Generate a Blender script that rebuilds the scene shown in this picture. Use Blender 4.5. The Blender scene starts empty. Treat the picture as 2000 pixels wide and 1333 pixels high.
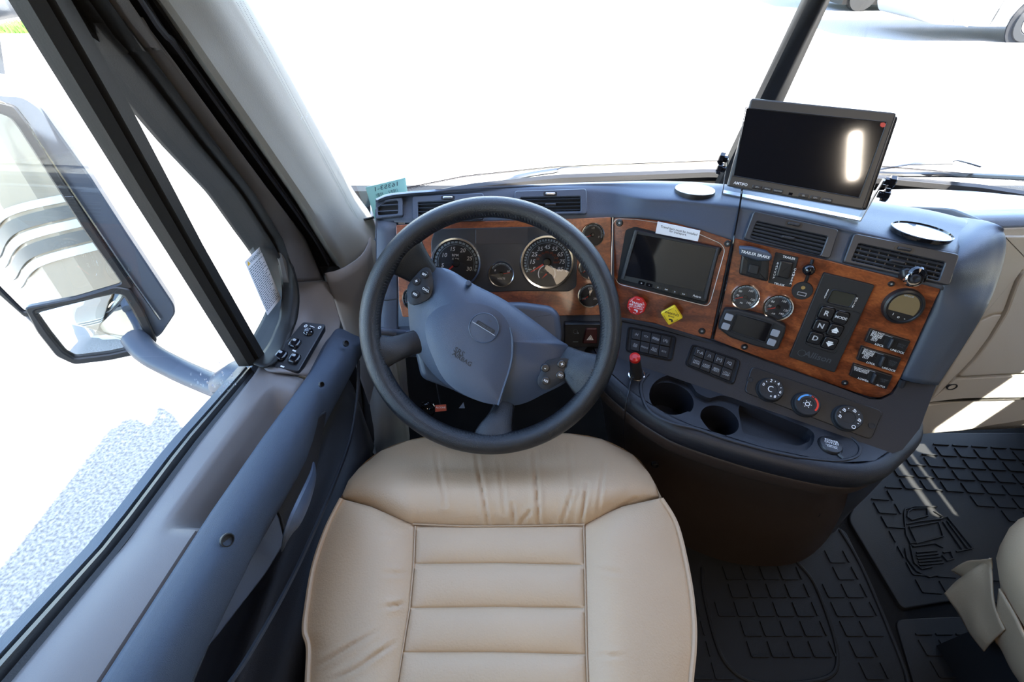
import bpy, bmesh, math, random
from mathutils import Vector, Matrix
from mathutils.geometry import tessellate_polygon
random.seed(7)
V = Vector
sc = bpy.context.scene
COL = sc.collection
rad = math.radians

# ------------------------------------------------------------------ camera
PITCH = 43.0
CAM = V((0, 0, 1.2))
cp, sp = math.cos(rad(PITCH)), math.sin(rad(PITCH))
cR, cU, cF = V((1, 0, 0)), V((0, sp, cp)), V((0, cp, -sp))
FPX = 889.0
cd = bpy.data.cameras.new('camera'); cam = bpy.data.objects.new('camera', cd); COL.objects.link(cam)
cam.location = CAM; cam.rotation_euler = (rad(90 - PITCH), 0, 0)
cd.sensor_width = 36; cd.lens = FPX * 36 / 2000; cd.clip_start = .01; cd.clip_end = 500
sc.camera = cam
# ------------------------------------------------------------------ world, sun, lamps, exposure
w = bpy.data.worlds.new('world'); sc.world = w; w.use_nodes = True
nt = w.node_tree; bg = nt.nodes['Background']
sky = nt.nodes.new('ShaderNodeTexSky'); sky.sky_type = 'NISHITA'; sky.sun_disc = False
SUN_TO = V((.50, -.33, .80)).normalized()
sky.sun_elevation = math.asin(SUN_TO.z); sky.sun_rotation = math.atan2(SUN_TO.x, SUN_TO.y)
sky.air_density = 1.0; sky.dust_density = 1.0; sky.ozone_density = 1.0
nt.links.new(sky.outputs[0], bg.inputs[0]); bg.inputs[1].default_value = 1.9
sl = bpy.data.lights.new('sun', 'SUN'); sl.energy = 42; sl.angle = rad(.5); sl.color = (1, .95, .87)
so = bpy.data.objects.new('sun', sl); COL.objects.link(so)
so.rotation_euler = (-SUN_TO).to_track_quat('-Z', 'Y').to_euler(); so.location = (6, -4, 10)
def area(name, loc, target, sx, sy, e, col):
    l = bpy.data.lights.new(name, 'AREA'); l.shape = 'RECTANGLE'; l.size = sx; l.size_y = sy; l.energy = e; l.color = col
    o = bpy.data.objects.new(name, l); COL.objects.link(o); o.location = loc
    o.rotation_euler = (V(target) - V(loc)).to_track_quat('-Z', 'Y').to_euler(); return o
area('ceiling_lamp_light', (.455, -.66, 1.912), (.455, -.66, 0), .028, .34, 7, (1, .86, .70))
area('rear_lamp_light', (.5, -2.3, 1.915), (.5, -2.3, 0), .5, .9, 13, (1, .80, .60))
sc.view_settings.view_transform = 'Standard'; sc.view_settings.look = 'None'
sc.view_settings.gamma = 1; sc.view_settings.exposure = 0.0; sc.view_settings.use_curve_mapping = False
sc.cycles.max_bounces = 8; sc.cycles.transparent_max_bounces = 12
sc.cycles.sample_clamp_indirect = 6

# ------------------------------------------------------------------ geometry helpers
def ray(px, py): return cF + cR * ((px - 1000) / FPX) + cU * ((666.5 - py) / FPX)
def at(px, py, D=None, X=None, Y=None, Z=None):
    """a point of the world on the sight line of a photo pixel, at a known depth or on a known axis plane"""
    d = ray(px, py)
    if D is not None: t = D
    elif X is not None: t = (X - CAM.x) / d.x
    elif Y is not None: t = (Y - CAM.y) / d.y
    else: t = (Z - CAM.z) / d.z
    return CAM + d * t

class Pl:
    def __init__(s, o, yaw, elev):
        c = math.cos(rad(elev)); s.o = V(o)
        s.n = V((-math.sin(rad(yaw)) * c, -math.cos(rad(yaw)) * c, math.sin(rad(elev))))
        s.u = V((math.cos(rad(yaw)), -math.sin(rad(yaw)), 0)); s.v = s.n.cross(s.u)
    def hit(s, px, py, h=0):
        d = ray(px, py); t = ((s.o - CAM).dot(s.n) + h) / d.dot(s.n); return CAM + d * t
    def to2(s, p): q = p - s.o; return (q.dot(s.u), q.dot(s.v))
    def loc(s, px, py, h=0): return s.to2(s.hit(px, py, h))
    def pt(s, ab, h=0): return s.o + s.u * ab[0] + s.v * ab[1] + s.n * h
    def R(s, px, py, r): return (s.hit(px + r, py) - s.hit(px - r, py)).length / 2
    def poly(s, pts, h=0): return [s.loc(x, y, h) for x, y in pts]

def area2(p): return sum(p[i - 1][0] * p[i][1] - p[i][0] * p[i - 1][1] for i in range(len(p))) / 2
def ccw(p): return list(p) if area2(p) > 0 else list(reversed(p))
def rounded(p, r, seg=4):
    p = ccw(p); out = []; n = len(p)
    for i in range(n):
        a, b, c = V(p[i - 1]), V(p[i]), V(p[(i + 1) % n])
        la, lc = (a - b).length, (c - b).length
        ra = min(r, la * .49, lc * .49)
        s, e = b + (a - b) * (ra / la), b + (c - b) * (ra / lc)
        for k in range(seg + 1):
            t = k / seg; q = s * (1 - t) ** 2 + b * (2 * t * (1 - t)) + e * t * t; out.append((q.x, q.y))
    return out
def inset(p, d):
    out = []; n = len(p)
    for i in range(n):
        a, b, c = V(p[i - 1]), V(p[i]), V(p[(i + 1) % n])
        e1, e2 = (b - a), (c - b)
        if e1.length < 1e-9: e1 = e2
        if e2.length < 1e-9: e2 = e1
        e1.normalize(); e2.normalize()
        n1, n2 = V((-e1.y, e1.x)), V((-e2.y, e2.x)); m = n1 + n2
        if m.length < 1e-6: m = n1
        m.normalize(); k = d / max(.4, m.dot(n1)); out.append((b.x + m.x * k, b.y + m.y * k))
    return out
def rect(c, wd, ht, ang=0):
    ca, sa = math.cos(rad(ang)), math.sin(rad(ang))
    return [(c[0] + x * ca - y * sa, c[1] + x * sa + y * ca) for x, y in ((-wd / 2, -ht / 2), (wd / 2, -ht / 2), (wd / 2, ht / 2), (-wd / 2, ht / 2))]
def circ(c, r, n=24, sy=1): return [(c[0] + r * math.cos(2 * math.pi * i / n), c[1] + r * sy * math.sin(2 * math.pi * i / n)) for i in range(n)]

class B:
    def __init__(s): s.v = []; s.f = []
    def add(s, pts): k = len(s.v); s.v += [tuple(p) for p in pts]; return list(range(k, k + len(pts)))
    def ring(s, a, b, close=True):
        n = len(a)
        for i in range(n if close else n - 1):
            j = (i + 1) % n; s.f.append((a[i], a[j], b[j], b[i]))
    def cap(s, a, flip=False): s.f.append(tuple(reversed(a)) if flip else tuple(a))
    def rings(s, rings, cap0=True, cap1=True, close=True):
        ids = [s.add(r) for r in rings]
        for x, y in zip(ids, ids[1:]): s.ring(x, y, close)
        if cap0: s.cap(ids[0], True)
        if cap1: s.cap(ids[-1])
        return s
    def prism(s, pl, p, h0, h1, bev=.001, seg=1):
        p = ccw(p); bev = min(bev, (h1 - h0) * .9)
        R = [[pl.pt(q, h0) for q in p]]
        if bev > 0:
            for k in range(seg + 1):
                t = math.pi / 2 * k / seg
                q = inset(p, bev * (1 - math.cos(t))); R.append([pl.pt(x, h1 - bev + bev * math.sin(t)) for x in q])
        else: R.append([pl.pt(q, h1) for q in p])
        return s.rings(R)
    def frame(s, pl, po, pi, h0, h1, bev=.001, hi=None):
        po, pi = ccw(po), ccw(pi); assert len(po) == len(pi), (len(po), len(pi)); hi = h0 if hi is None else hi
        R = [[pl.pt(q, h0) for q in po], [pl.pt(q, h1 - bev) for q in po], [pl.pt(q, h1) for q in inset(po, bev)],
             [pl.pt(q, h1) for q in inset(pi, -bev)], [pl.pt(q, h1 - bev) for q in pi], [pl.pt(q, hi) for q in pi]]
        return s.rings(R, False, False)
    def lathe(s, pl, c, prof, n=24, sy=1, cap0=True, cap1=True):
        return s.rings([[pl.pt(q, h) for q in circ(c, max(r, 1e-5), n, sy)] for r, h in prof], cap0, cap1)
    def box(s, a, b):
        x0, y0, z0 = a; x1, y1, z1 = b
        k = s.add([V(q) for q in ((x0, y0, z0), (x1, y0, z0), (x1, y1, z0), (x0, y1, z0), (x0, y0, z1), (x1, y0, z1), (x1, y1, z1), (x0, y1, z1))])
        for f in ((0, 3, 2, 1), (4, 5, 6, 7), (0, 1, 5, 4), (1, 2, 6, 5), (2, 3, 7, 6), (3, 0, 4, 7)): s.f.append(tuple(k[i] for i in f))
        return s
    def tube(s, pts, r, n=8, flat=None, up=None):
        """r: one radius or a list; flat: (ratio) squashes along `up`"""
        m = len(pts); rs = r if isinstance(r, (list, tuple)) else [r] * m; R = []
        prev = None
        for i, p in enumerate(pts):
            t = (pts[min(i + 1, m - 1)] - pts[max(i - 1, 0)])
            if t.length < 1e-9: t = V((0, 0, 1))
            t.normalize()
            a = up if up is not None else (prev if prev is not None else (V((0, 0, 1)) if abs(t.z) < .9 else V((1, 0, 0))))
            x = t.cross(a).normalized(); y = x.cross(t).normalized(); prev = y
            f = flat if flat else 1
            R.append([p + x * (rs[i] * math.cos(2 * math.pi * k / n)) + y * (rs[i] * f * math.sin(2 * math.pi * k / n)) for k in range(n)])
        s.rings(R); return s
    def grid(s, rows, close=False):
        ids = [s.add(r) for r in rows]
        for a, b in zip(ids, ids[1:]): s.ring(a, b, close)
        return s
    def text(s, pl, c, t, size, h=.0002, ang=0, align='CENTER', shear=0, mirror=False, th=.00015, wx=1.0):
        key = (t, align, shear); d = TEXTS.get(key)
        if d is None:
            cu = bpy.data.curves.new('t', 'FONT'); cu.body = t; cu.align_x = align; cu.align_y = 'CENTER'; cu.shear = shear
            cu.resolution_u = 2; cu.space_line = .8; cu.offset = .012; o = bpy.data.objects.new('t', cu); COL.objects.link(o)
            dg = bpy.context.evaluated_depsgraph_get(); me = o.evaluated_get(dg).to_mesh()
            d = ([tuple(v.co) for v in me.vertices], [tuple(p.vertices) for p in me.polygons])
            o.evaluated_get(dg).to_mesh_clear(); bpy.data.objects.remove(o); bpy.data.curves.remove(cu); TEXTS[key] = d
        ca, sa = math.cos(rad(ang)), math.sin(rad(ang)); mx = -wx if mirror else wx
        k = len(s.v)
        for x, y, z in d[0]:
            x *= size * mx; y *= size
            s.v.append(tuple(pl.pt((c[0] + x * ca - y * sa, c[1] + x * sa + y * ca), h)))
        for f in d[1]: s.f.append(tuple(k + i for i in (reversed(f) if mirror else f)))
        return s
TEXTS = {}

def cat(p, t):
    n = len(p) - 1; x = min(max(t, 0), 1) * n; i = min(int(x), n - 1); u = x - i
    a, b, c, d = p[max(i - 1, 0)], p[i], p[i + 1], p[min(i + 2, n)]
    return .5 * ((2 * b) + (c - a) * u + (2 * a - 5 * b + 4 * c - d) * u * u + (3 * b - a - 3 * c + d) * u ** 3)
def smooth(p, n): return [cat(p, i / (n - 1)) for i in range(n)]
def loft(rows, nu, nv, lin=False):
    rows = [smooth(r, nu) for r in rows]
    cols = [smooth([r[i] for r in rows], nv) for i in range(nu)]
    return [[cols[i][j] for i in range(nu)] for j in range(nv)]
def lerp(a, b, t): return a + (b - a) * t
def resamp(p, n):
    p = [V(q) for q in p]; L = [0]
    for a, b in zip(p, p[1:]): L.append(L[-1] + (b - a).length)
    out = []
    for i in range(n):
        t = L[-1] * i / (n - 1); k = 0
        while k < len(p) - 2 and L[k + 1] < t: k += 1
        out.append(p[k].lerp(p[k + 1], (t - L[k]) / max(1e-9, L[k + 1] - L[k])))
    return out

# ------------------------------------------------------------------ materials
def mat(name, col, rough=.5, metal=0, bump=None, spec=.5, coat=0, emit=None, alpha=1, var=0, vscale=3):
    m = bpy.data.materials.new(name); m.use_nodes = True; n = m.node_tree.nodes; L = m.node_tree.links; p = n['Principled BSDF']
    p.inputs['Base Color'].default_value = (*col, 1); p.inputs['Roughness'].default_value = rough; p.inputs['Metallic'].default_value = metal
    p.inputs['Specular IOR Level'].default_value = spec; p.inputs['Coat Weight'].default_value = coat; p.inputs['Coat Roughness'].default_value = .05
    if emit: p.inputs['Emission Color'].default_value = (*emit[0], 1); p.inputs['Emission Strength'].default_value = emit[1]
    tc = n.new('ShaderNodeTexCoord')
    if bump:
        sc_, st, *rest = bump
        no = n.new('ShaderNodeTexNoise') if not rest else n.new('ShaderNodeTexVoronoi')
        no.inputs['Scale'].default_value = sc_; L.new(tc.outputs['Object'], no.inputs['Vector'])
        if not rest: no.inputs['Detail'].default_value = 4
        b = n.new('ShaderNodeBump'); b.inputs['Strength'].default_value = st; b.inputs['Distance'].default_value = .001
        L.new(no.outputs[0], b.inputs['Height']); L.new(b.outputs[0], p.inputs['Normal'])
    if var:
        no = n.new('ShaderNodeTexNoise'); no.inputs['Scale'].default_value = vscale; no.inputs['Detail'].default_value = 5
        L.new(tc.outputs['Object'], no.inputs['Vector'])
        mx = n.new('ShaderNodeMix'); mx.data_type = 'RGBA'
        mx.inputs[6].default_value = (*[c * (1 - var) for c in col], 1); mx.inputs[7].default_value = (*[min(1, c * (1 + var)) for c in col], 1)
        L.new(no.outputs[0], mx.inputs[0]); L.new(mx.outputs[2], p.inputs['Base Color'])
    return m
M = {}
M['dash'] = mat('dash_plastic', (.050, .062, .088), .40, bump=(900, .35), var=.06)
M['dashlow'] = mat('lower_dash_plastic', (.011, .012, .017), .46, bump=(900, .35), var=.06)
M['taupe'] = mat('taupe_plastic', (.175, .155, .145), .5, bump=(900, .3), var=.05)
M['pillar'] = mat('pillar_trim_vinyl', (.195, .185, .165), .55, bump=(700, .3), var=.04)
M['brown'] = mat('brown_console_plastic', (.040, .027, .021), .45, bump=(800, .3), var=.06)
M['fabric'] = mat('armrest_fabric', (.048, .064, .094), .7, bump=(1400, .8, 1), var=.08)
M['black'] = mat('black_plastic', (.011, .011, .013), .36, bump=(900, .15))
M['blackm'] = mat('matte_black', (.013, .013, .015), .6, bump=(700, .2))
M['vent'] = mat('vent_plastic', (.026, .027, .033), .40, bump=(900, .15))
M['gloss'] = mat('glossy_black', (.006, .006, .008), .06, spec=.6)
M['pit'] = mat('dark_recess', (.006, .006, .007), .8)
M['rubber'] = mat('rubber_mat', (.014, .0138, .0138), .6, spec=.25, bump=(500, .3), var=.15, vscale=6)
M['seal'] = mat('rubber_seal', (.009, .0085, .009), .45, bump=(500, .2))
M['frame'] = mat('dark_window_frame', (.016, .015, .014), .45, spec=.2, bump=(500, .15), var=.1)
M['leather'] = mat('black_leather', (.008, .009, .012), .30, bump=(1100, .45, 1), spec=.6)
M['hub'] = mat('wheel_hub_plastic', (.028, .045, .080), .28, spec=.8, bump=(1500, .3, 1))
M['hubdark'] = mat('wheel_button_plastic', (.012, .015, .021), .45, bump=(900, .2))
M['seat'] = mat('beige_leather', (.53, .365, .22), .52, bump=(330, .6), var=.06, vscale=9)
M['seat2'] = mat('beige_piping', (.48, .33, .20), .5, bump=(330, .4))
M['chrome'] = mat('chrome', (.85, .85, .84), .12, 1)
M['satin'] = mat('satin_metal', (.75, .76, .78), .28, 1, bump=(300, .1))
M['white'] = mat('white_print', (.82, .83, .85), .5)
M['greyprint'] = mat('grey_print', (.30, .32, .34), .5)
M['faint'] = mat('embossed_print', (.055, .06, .07), .5)
M['dial'] = mat('gauge_dial', (.012, .016, .026), .5)
M['scale'] = mat('gauge_scale', (.28, .36, .44), .5)
M['red'] = mat('red_needle', (.75, .035, .02), .4)
M['orange'] = mat('dim_orange_icons', (.30, .05, .02), .5)
M['redbtn'] = mat('red_button', (.52, .015, .012), .32, bump=(300, .1))
M['yellow'] = mat('yellow_button', (.85, .62, .02), .35, bump=(300, .1))
M['sticker'] = mat('white_label', (.80, .80, .82), .5)
M['dtaupe'] = mat('dark_taupe_plastic', (.085, .075, .07), .5, bump=(900, .3))
M['green'] = mat('pale_green_card', (.42, .66, .60), .6)
M['silver'] = mat('grey_keys', (.30, .32, .36), .45, bump=(700, .1))
M['lcd'] = mat('lcd_glass', (.045, .043, .034), .08, spec=.6)
M['lcd2'] = mat('amber_lcd_glass', (.20, .145, .075), .10, spec=.6)
M['blue'] = mat('blue_print', (.08, .33, .75), .5)
M['beige'] = mat('beige_trim_plastic', (.50, .46, .40), .5, bump=(800, .25), var=.04)
M['wall'] = mat('beige_interior_wall', (.15, .12, .09), .7, bump=(100, .2), var=.04)
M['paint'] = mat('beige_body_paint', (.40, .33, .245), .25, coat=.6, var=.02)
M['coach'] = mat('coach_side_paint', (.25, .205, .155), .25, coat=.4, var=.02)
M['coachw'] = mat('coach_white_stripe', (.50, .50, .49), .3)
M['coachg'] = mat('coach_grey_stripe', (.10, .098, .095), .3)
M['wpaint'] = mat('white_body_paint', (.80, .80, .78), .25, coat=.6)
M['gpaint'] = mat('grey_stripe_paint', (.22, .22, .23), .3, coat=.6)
M['mirror'] = mat('mirror_glass', (.92, .94, .93), .01, 1)
M['mhouse'] = mat('mirror_housing', (.045, .055, .075), .42, bump=(600, .2))
M['tire'] = mat('tire_rubber', (.02, .02, .02), .8)
M['lamp'] = mat('lamp_diffuser', (.9, .85, .75), .5)
M['carpet'] = mat('dark_floor', (.006, .0058, .0058), .85, spec=.2, bump=(400, .6), var=.2, vscale=20)
M['card'] = mat('paper_print', (.10, .14, .16), .6)
M['amber'] = mat('warning_yellow', (.85, .5, .05), .5)
M['gold'] = mat('brass_contact', (.75, .6, .3), .3, 1)

def wood():
    m = bpy.data.materials.new('burl_wood_veneer'); m.use_nodes = True; n = m.node_tree.nodes; L = m.node_tree.links; p = n['Principled BSDF']
    tc = n.new('ShaderNodeTexCoord'); mp = n.new('ShaderNodeMapping'); mp.inputs['Scale'].default_value = (1, 1, 2.2); L.new(tc.outputs['Object'], mp.inputs[0])
    a = n.new('ShaderNodeTexNoise'); a.inputs['Scale'].default_value = 9; a.inputs['Detail'].default_value = 8; a.inputs['Roughness'].default_value = .62; a.inputs['Distortion'].default_value = 1.6
    L.new(mp.outputs[0], a.inputs['Vector'])
    b = n.new('ShaderNodeTexNoise'); b.inputs['Scale'].default_value = 60; b.inputs['Detail'].default_value = 6; b.inputs['Distortion'].default_value = 2.5
    L.new(mp.outputs[0], b.inputs['Vector'])
    mx = n.new('ShaderNodeMath'); mx.operation = 'MULTIPLY_ADD'; L.new(b.outputs[0], mx.inputs[0]); mx.inputs[1].default_value = .42; L.new(a.outputs[0], mx.inputs[2])
    r = n.new('ShaderNodeValToRGB'); e = r.color_ramp.elements
    e[0].position = .42; e[0].color = (.045, .010, .004, 1); e[1].position = .98; e[1].color = (.42, .125, .034, 1)
    x = e.new(.64); x.color = (.14, .032, .010, 1); x = e.new(.8); x.color = (.26, .068, .020, 1)
    L.new(mx.outputs[0], r.inputs[0]); L.new(r.outputs[0], p.inputs['Base Color'])
    p.inputs['Roughness'].default_value = .32; p.inputs['Coat Weight'].default_value = .5; p.inputs['Coat Roughness'].default_value = .08
    return m
M['wood'] = wood()
def glass(name, tint=(.96, .98, .97), refl=1.0, dots=False):
    m = bpy.data.materials.new(name); m.use_nodes = True; n = m.node_tree.nodes; L = m.node_tree.links
    n.remove(n['Principled BSDF']); out = n['Material Output']
    t = n.new('ShaderNodeBsdfTransparent'); t.inputs[0].default_value = (*tint, 1)
    g = n.new('ShaderNodeBsdfGlossy'); g.inputs['Roughness'].default_value = .01
    f = n.new('ShaderNodeFresnel'); f.inputs[0].default_value = 1.45
    mu = n.new('ShaderNodeMath'); mu.operation = 'MULTIPLY'; mu.inputs[1].default_value = refl; L.new(f.outputs[0], mu.inputs[0])
    mx = n.new('ShaderNodeMixShader'); L.new(mu.outputs[0], mx.inputs[0]); L.new(t.outputs[0], mx.inputs[1]); L.new(g.outputs[0], mx.inputs[2])
    L.new(mx.outputs[0], out.inputs[0]); return m
M['glass'] = glass('window_glass', refl=.1)
M['gglass'] = glass('gauge_cover_glass', (.97, .97, .97), 1.2)
def card_mat():
    m = bpy.data.materials.new('translucent_card'); m.use_nodes = True; n = m.node_tree.nodes; L = m.node_tree.links; n.remove(n['Principled BSDF'])
    a = n.new('ShaderNodeBsdfDiffuse'); b = n.new('ShaderNodeBsdfTranslucent'); a.inputs[0].default_value = (.50, .72, .68, 1); b.inputs[0].default_value = (.40, .55, .52, 1)
    x = n.new('ShaderNodeMixShader'); x.inputs[0].default_value = .5; L.new(a.outputs[0], x.inputs[1]); L.new(b.outputs[0], x.inputs[2]); L.new(x.outputs[0], n['Material Output'].inputs[0]); return m
M['green'] = card_mat()
def asphalt():
    m = mat('asphalt', (.3, .3, .3), .9, bump=(45, .6)); n = m.node_tree.nodes; L = m.node_tree.links; p = n['Principled BSDF']
    tc = n.new('ShaderNodeTexCoord'); v = n.new('ShaderNodeTexNoise'); v.inputs['Scale'].default_value = 55; v.inputs['Detail'].default_value = 3
    L.new(tc.outputs['Object'], v.inputs['Vector']); r = n.new('ShaderNodeValToRGB'); e = r.color_ramp.elements
    e[0].position = .35; e[0].color = (.135, .122, .108, 1); e[1].position = .66; e[1].color = (.33, .30, .27, 1)
    L.new(v.outputs[0], r.inputs[0]); L.new(r.outputs[0], p.inputs['Base Color']); return m
M['asphalt'] = asphalt()
def frit():
    m = bpy.data.materials.new('windshield_dot_band'); m.use_nodes = True; n = m.node_tree.nodes; L = m.node_tree.links; p = n['Principled BSDF']
    p.inputs['Base Color'].default_value = (.02, .015, .02, 1)
    uv = n.new('ShaderNodeUVMap'); mp = n.new('ShaderNodeMapping'); mp.inputs['Scale'].default_value = (1, 1, 1); L.new(uv.outputs[0], mp.inputs[0])
    fr = n.new('ShaderNodeVectorMath'); fr.operation = 'FRACTION'; L.new(mp.outputs[0], fr.inputs[0])
    ds = n.new('ShaderNodeVectorMath'); ds.operation = 'DISTANCE'; L.new(fr.outputs[0], ds.inputs[0]); ds.inputs[1].default_value = (.5, .5, 0)
    sx = n.new('ShaderNodeSeparateXYZ'); L.new(mp.outputs[0], sx.inputs[0])
    mr = n.new('ShaderNodeMapRange'); L.new(sx.outputs[0], mr.inputs[0]); mr.inputs[1].default_value = 0; mr.inputs[2].default_value = 5; mr.inputs[3].default_value = .62; mr.inputs[4].default_value = .12
    lt = n.new('ShaderNodeMath'); lt.operation = 'LESS_THAN'; L.new(ds.outputs['Value'], lt.inputs[0]); L.new(mr.outputs[0], lt.inputs[1])
    L.new(lt.outputs[0], p.inputs['Alpha']); return m
M['frit'] = frit()

# ------------------------------------------------------------------ object helpers
def mesh_of(name, b, m, off, sm):
    me = bpy.data.meshes.new(name); me.from_pydata([tuple(V(p) - off) for p in b.v], [], b.f); me.materials.append(M[m])
    bm = bmesh.new(); bm.from_mesh(me)
    bmesh.ops.remove_doubles(bm, verts=bm.verts, dist=1e-6)
    if len(bm.faces) < 30000: bmesh.ops.recalc_face_normals(bm, faces=bm.faces)
    for f in bm.faces: f.smooth = sm is not None
    for f in bm.faces:
        if len(f.verts) > 7:
            for e in f.edges: e.smooth = False
    if sm is not None:
        for e in bm.edges:
            if len(e.link_faces) == 2 and e.calc_face_angle(0) > rad(sm): e.smooth = False
    bm.to_mesh(me); bm.free(); return me
def obj(name, b, m, parent=None, label=None, cat=None, group=None, kind=None, sm=35, origin=None, solid=None):
    if parent is not None:
        r = parent
        while r.parent: r = r.parent
        off = V(r.location)
    elif origin is not None: off = V(origin)
    else:
        xs = [p[0] for p in b.v]; ys = [p[1] for p in b.v]; zs = [p[2] for p in b.v]
        off = V(((min(xs) + max(xs)) / 2, (min(ys) + max(ys)) / 2, min(zs)))
    o = bpy.data.objects.new(name, mesh_of(name, b, m, off, sm)); COL.objects.link(o)
    if parent is not None: o.parent = parent
    else: o.location = off
    if solid: md = o.modifiers.new('thickness', 'SOLIDIFY'); md.thickness = abs(solid); md.offset = -1 if solid > 0 else 1
    if label: o['label'] = label
    if cat: o['category'] = cat
    if group: o['group'] = group
    if kind: o['kind'] = kind
    return o
def thing(name, label, cat, loc, group=None):
    o = bpy.data.objects.new(name, None); COL.objects.link(o); o.location = loc; o.empty_display_size = .05
    o['label'] = label; o['category'] = cat
    if group: o['group'] = group
    return o
def struct(name, b, m, parent=None, **k):
    return obj(name, b, m, parent, kind='structure' if parent is None else None, **k)
def sroot(name, loc):
    o = bpy.data.objects.new(name, None); COL.objects.link(o); o.location = loc; o['kind'] = 'structure'; return o

# ================================================================== LARGE STRUCTURE
def ws_y(x):   # windshield base curve
    P = [(-.40, .98), (-.30, 1.08), (-.12, 1.17), (.12, 1.23), (.56, 1.27), (1.0, 1.23), (1.24, 1.17), (1.42, 1.08), (1.52, .98)]
    for a, b in zip(P, P[1:]):
        if x <= b[0]: t = max(0, (x - a[0]) / (b[0] - a[0])); return a[1] + (b[1] - a[1]) * t
    return P[-1][1]
WSZ, RAKE = .665, math.tan(rad(27))
def ws_pt(x, z, off=0):
    k = (z - WSZ); n = V((0, math.cos(rad(27)), math.sin(rad(27))))
    return V((x, ws_y(x) - k * RAKE * .98, z)) + n * off
# ground
g = B(); g.box((-60, -60, -1.45), (90, 120, -1.40)); struct('ground', g, 'asphalt', sm=None, origin=(0, 0, -1.4))
# cab floor
g = B(); g.box((-.62, -4.2, -.05), (1.74, 1.75, 0)); struct('floor', g, 'carpet', sm=None)
# ceiling and roof
g = B(); g.box((-.66, -4.2, 1.93), (1.78, .50, 2.02)); struct('ceiling', g, 'wall', sm=None)
g = B()
g.grid(loft([[V((x, ws_y(x) - .98 * (z - WSZ) * RAKE + dy, z)) for x in (-.4, -.12, .56, 1.24, 1.52)] for z, dy in ((1.46, -.03), (1.62, -.03), (1.78, .0), (1.94, -.02))], 21, 6))
struct('trim_1', g, 'wall', solid=.03)
g = B(); g.box((-.62, -4.24, 0), (1.74, -4.2, 1.93)); struct('wall_back', g, 'wall', sm=None)
# left body side behind the driver's door, with a side window
root = sroot('wall_left', (-.62, -2, 0))
g = B()
prof = [(-.50, -.43), (-.62, -.42), (-.74, -.45), (-.84, -.54), (-.885, -.70), (-.90, -.95), (-.90, -2.4), (-.90, -2.42), (-.893, -2.42), (-.893, -2.45), (-.90, -2.45), (-.90, -2.47), (-.90, -5), (-.90, -11), (-.80, -11), (-.80, -.9), (-.50, -.5)]
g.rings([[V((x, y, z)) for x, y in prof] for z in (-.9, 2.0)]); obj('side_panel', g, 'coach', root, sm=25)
g = B(); g.box((-.60, -4.2, 0), (-.585, -.42, 1.93)); obj('wall_lining', g, 'wall', root, sm=None)
for k, (z, m_, h_) in enumerate(((.52, 'wpaint', .03), (.455, 'gpaint', .05), (.41, 'wpaint', .035), (.345, 'gpaint', .05), (.30, 'wpaint', .035), (-.85, 'wpaint', .62))):
    g = B(); P2 = [V((x, y)) for x, y in prof[1:6]] + [V((-.90, -1.2)), V((-.90, -1.8)), V((-.90, -2.4))]; P2 = smooth([V((p.x, p.y, 0)) for p in P2], 30); R = []
    for i_, p in enumerate(P2):
        t_ = (P2[min(i_ + 1, 29)] - P2[max(i_ - 1, 0)]).normalized(); nn = V((-t_.y, t_.x, 0)); nn = nn if nn.x < 0 or nn.y > 0 else -nn
        if nn.x > 0: nn = -nn
        dz = V((0, 0, .16 * math.exp(-((p.y + .42) / .35) ** 2) * (1 if k < 5 else 0)))
        R.append([p + nn * .004 + V((0, 0, z)) + dz, p + nn * .004 + V((0, 0, z + h_)) + dz, p - nn * .003 + V((0, 0, z + h_)) + dz, p - nn * .003 + V((0, 0, z)) + dz])
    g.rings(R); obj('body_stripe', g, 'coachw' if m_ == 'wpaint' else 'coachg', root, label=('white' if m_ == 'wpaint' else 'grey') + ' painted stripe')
# right body side
root = sroot('wall_right', (1.72, -1, 0))
g = B()
g.box((1.72, -4.2, -.35), (1.78, 1.0, .70)); g.box((1.72, -4.2, 1.55), (1.78, .42, 1.95)); g.box((1.72, -4.2, .70), (1.78, -.30, 1.55))
obj('side_panel', g, 'paint', root, sm=None)
g = B(); g.box((1.70, -4.2, 0), (1.72, 1.0, .70)); g.box((1.70, -4.2, 1.55), (1.72, .42, 1.93)); g.box((1.70, -4.2, .70), (1.72, -.30, 1.55))
obj('wall_lining', g, 'wall', root, sm=None)
g = B(); g.box((1.745, -.30, .70), (1.75, .9, 1.55)); obj('pane', g, 'glass', root, sm=None)
# added unseen mask over the passenger window, its slits shaped for sun patches
g = B(); g.box((1.715, -.30, .94), (1.722, .28, 1.55)); g.box((1.715, .44, .94), (1.722, 1.0, 1.55)); g.box((1.715, .28, .94), (1.722, .44, 1.08)); g.box((1.715, .28, 1.26), (1.722, .44, 1.55)); g.box((1.715, -.30, .845), (1.722, 1.0, .905)); g.box((1.715, -.30, .905), (1.722, .20, .94)); g.box((1.715, .42, .905), (1.722, 1.0, .94)); g.box((1.715, -.30, .68), (1.722, .24, .845)); g.box((1.715, .24, .68), (1.722, .46, .822)); g.box((1.715, .46, .80), (1.722, 1.0, .845))
sh = struct('added_sun_mask', g, 'wall', sm=None)
# passenger A-pillar
g = B(); g.tube([V((1.60, 1.02, .55)), V((1.60, .98, .70)), V((1.57, .72, 1.25)), V((1.55, .46, 1.95))], [.09, .085, .075, .08], 12); struct('trim_2', g, 'pillar')
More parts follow.
